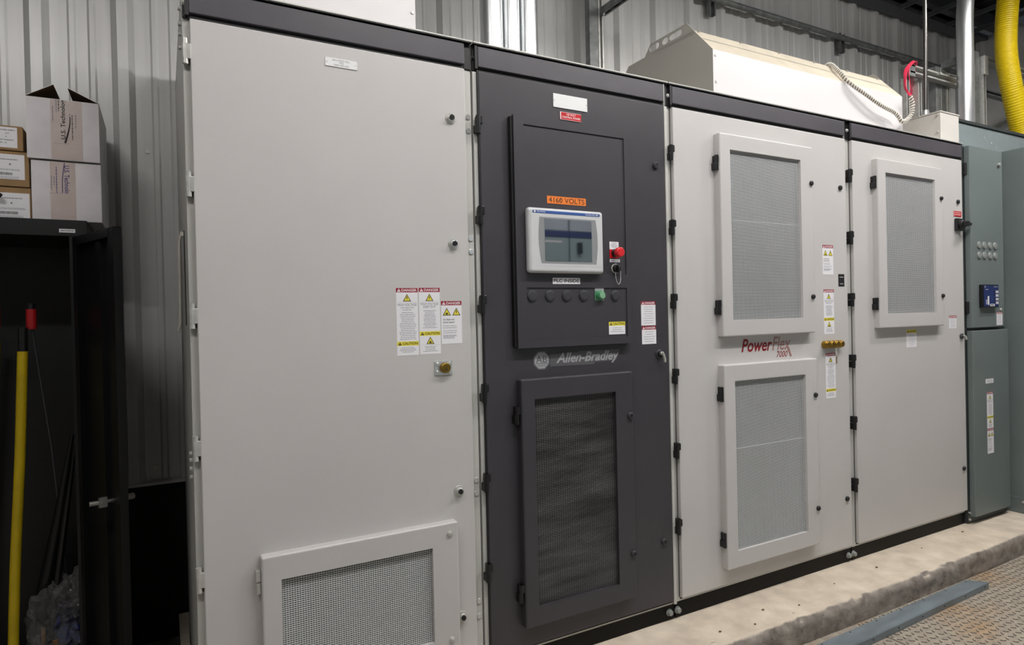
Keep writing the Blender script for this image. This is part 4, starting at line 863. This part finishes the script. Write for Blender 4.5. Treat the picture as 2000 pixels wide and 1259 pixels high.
# brown cartons at the left edge
def brown(x0, x1, y0, y1, z0, z1, lab, lx, lz0, lz1, rows):
    t = thing('cardboard_box', lab, 'cardboard box', ((x0 + x1) / 2, (y0 + y1) / 2, z0), 'brown cartons at the left edge')
    mb = MB(); mb.box(x0, x1, y0, y1, z0, z1, M_card, .003); mb.build('carton_body', t)
    mb = MB(); mb.box(x0 + .02, lx, y0 - .001, y0, lz0, lz1, M_whitelab); xa = -1.50
    if rows == 'top':
        for i, (s, z, q) in enumerate((('POWER SUPPLY', .82, .046), ('QTY', .66, .012), ('4', .50, .004), ('FOR WARRANTY', .34, .042), ('120 - 10', .20, .028))): textc(mb, s, 0, lz0 + (lz1 - lz0) * z, .0048, q, y0 - .0013, M_ink, .015, left=-1.480 + (.018 * (i in (1, 2))))
    else:
        lines(mb, -1.52, lx - .008, lz0 + (lz1 - lz0) * .82, lz0 + (lz1 - lz0) * .76, 1, y0 - .0013, M_ink2, seed=11, h=.003)
        mb.disc(-1.452, y0 - .001, lz0 + (lz1 - lz0) * .6, .0032, .0006, M_ink2, 14)
        lines(mb, -1.50, lx - .005, lz0 + (lz1 - lz0) * .42, lz0 + (lz1 - lz0) * .34, 2, y0 - .0013, seed=12, h=.0014)
        rnd = random.Random(3); x = -1.50
        while x < lx - .035: w = rnd.uniform(.0005, .0014); mb.box(x, x + w, y0 - .0013, y0 - .001, lz0 + (lz1 - lz0) * .16, lz0 + (lz1 - lz0) * .27, M_ink); x += w + rnd.uniform(.0006, .0012)
        lines(mb, -1.50, lx - .005, lz0 + (lz1 - lz0) * .12, lz0 + (lz1 - lz0) * .02, 2, y0 - .0013, seed=13, h=.0014)
    mb.build('shipping_label', t, 'white shipping label')
brown(-1.80, -1.3955, .81, 1.10, LZ1, 1.703, 'lowest brown carton with white label at the left edge', -1.400, LZ1 + .004, 1.683, 'low')
brown(-1.80, -1.398, .805, 1.10, 1.705, 1.829, 'middle brown carton with white barcode label at the left edge', -1.411, 1.730, 1.818, 'low')
brown(-1.80, -1.413, .80, 1.08, 1.831, 1.918, 'topmost smaller brown carton at the left edge', -1.429, 1.840, 1.912, 'top')
mb = MB(); mb.tube(spline([(-1.53, .785, 1.66), (-1.49, .78, 1.672), (-1.476, .785, 1.664)], 8), .008, M_blackpl, 12); tag(mb.build('black_cord'), 'short black object end in front of the lowest brown carton', 'cord')

# tools inside the locker
def tool(name, lab, cat, parts):
    t = thing(name, lab, cat, (parts[0][1][-1][0], parts[0][1][-1][1], -.14))
    for nm, pts, r, m in parts: mb = MB(); mb.tube(pts, r, m, 16); mb.build(nm, t)
tool('push_broom', 'bright yellow handle with black grip standing in the locker', 'broom', [('handle', spline([(-1.437, .84, 1.12), (-1.452, .835, .75), (-1.474, .83, .35), (-1.486, .83, .05), (-1.489, .83, -.13)], 8), .0165, M_yel), ('grip', [(-1.436, .84, 1.12), (-1.435, .84, 1.206)], .0145, M_blackpl)])
tool('push_broom', 'dim yellow handle deep in the locker, left of the bright one', 'broom', [('handle', [(-1.555, 1.10, 1.15), (-1.63, 1.14, -.12)], .013, mat('dimmed olive yellow handle', (104, 92, 22), .6)), ('collar', [(-1.555, 1.0, 1.25), (-1.556, 1.0, 1.315)], .017, M_redp), ('grip', [(-1.553, 1.0, 1.315), (-1.553, 1.0, 1.335)], .012, M_blackpl)][:1])  # dim light on this handle is put into its darkened colour
tool('grabber_pole', 'thin dark rod with red collar inside the locker', 'pole', [('rod', [(-1.411, .86, 1.20), (-1.372, .93, .76), (-1.33, .98, .1), (-1.32, .98, -.135)], .0036, mat('dark steel rod', (80, 80, 82), .35, .5)), ('collar', [(-1.412, .858, 1.20), (-1.411, .856, 1.272)], .0165, M_redp), ('cap', [(-1.411, .856, 1.272), (-1.411, .856, 1.292)], .012, M_blackpl)])
tool('grabber_pole', 'rod with dim red collar at the far left inside the locker', 'pole', [('rod', [(-1.530, .93, 1.21), (-1.56, .95, -.13)], .004, M_galvd), ('collar', [(-1.530, .93, 1.21), (-1.530, .93, 1.29)], .017, M_redp)])
mb = MB(); mb.tube([(-1.286, .84, .77), (-1.325, .845, .50), (-1.362, .85, .22), (-1.40, .86, -.13)], .011, mat('glossy black pole', (16, 16, 17), .16), 14, rad=[.004, .011, .013, .013]); tag(mb.build('umbrella'), 'glossy black pole leaning in the right half of the locker', 'pole')
mb = MB(); mb.tube([(-1.302, .90, .80), (-1.35, .90, .5), (-1.40, .90, .24), (-1.43, .90, -.12)], .02, M_lock, 14, rad=[.006, .018, .024, .026]); tag(mb.build('folded_umbrella'), 'wide matt black folded thing leaning behind the glossy pole', 'umbrella')
# crumpled bags
def crumple(name, cx, cy, cz, sx, sy, sz, m, seed, amp=.35, sub=4, flat=.0):
    bm = bmesh.new(); bmesh.ops.create_icosphere(bm, subdivisions=sub, radius=1)
    for v in bm.verts:
        p = v.co * 1.7 + Vector((seed, seed * .7, 0)); n_ = abs(noise.noise(p)) + .5 * abs(noise.noise(p * 2.3)) + (.28 if m is M_bluecloth else .06) * abs(noise.noise(p * 5.1))
        k = 1 + amp * (n_ - .4); v.co = Vector((cx + v.co.x * k * sx, cy + v.co.y * k * sy, cz + v.co.z * k * sz))
    mb = MB(); mb.addbm(bm, m); return mb
t = thing('plastic_bag', 'clear plastic bag with blue rags heaped on the locker floor', 'bag', (-1.33, .92, -.14))
crumple('a', -1.325, .87, .05, .05, .05, .13, M_bluecloth, 3).build('rags', t, 'blue rags')
crumple('b', -1.36, .88, .12, .10, .085, .14, M_film, 8, .75).build('film', t); crumple('c', -1.31, .86, .20, .06, .07, .09, M_film, 15, .8).build('film', t); crumple('d', -1.37, .85, .0, .09, .06, .07, M_film, 21, .8).build('film', t)
crumple('e', -1.30, .88, .20, .045, .05, .035, M_film, 33, .8).build('film', t)
mb = MB(); mb.box(-1.405, -1.392, .83, .838, .03, .12, M_tan, .002); mb.box(-1.368, -1.352, .80, .81, -.06, .075, M_tan, .002); mb.build('wooden_stick', t, 'tan wooden sticks')

# =============================================================== OPPOSITE ROW (seen only in the display glass)
M_mcl = mat('pale teal enamel', (150, 168, 172), .4); M_mcc = mat('blue grey enamel', (176, 186, 198), .4); M_mccn = mat('navy band', (46, 56, 110), .4)
for i in range(5):
    x0 = -.4 + .65 * i + .0; t = thing('switchgear_cabinet', 'blue grey switchgear cabinet across the aisle, %s of five' % ('leftmost', 'second', 'middle', 'fourth', 'rightmost')[i], 'electrical cabinet', (x0 + .325, -3.2, -.2), 'switchgear across the aisle')
    mb = MB(); mb.box(x0 + .003, x0 + .647, -3.5, -2.84, -.2, 2.35, M_grnd, .003); mb.build('cabinet_body', t)
    mb = MB(); mb.box(x0 + .008, x0 + .642, -2.84, -2.815, 1.962, 2.33, M_mcc, .003); mb.build('upper_door', t)
    mb = MB(); mb.box(x0 + .002, x0 + .648, -2.84, -2.81, 1.905, 1.958, M_mccn, .003); mb.build('band', t)
    mb = MB(); mb.box(x0 + .008, x0 + .642, -2.84, -2.815, -.18, 1.90, M_mcl, .003); mb.build('lower_door', t)
    mb = MB(); mb.box(x0 + .36, x0 + .57, -2.815, -2.812, 1.855, 1.872, M_whitelab); mb.build('name_strip', t); mb = MB(); mb.box(x0 + .08, x0 + .12, -2.815, -2.78, 1.76, 1.86, M_blackpl, .004); mb.build('door_handle', t)
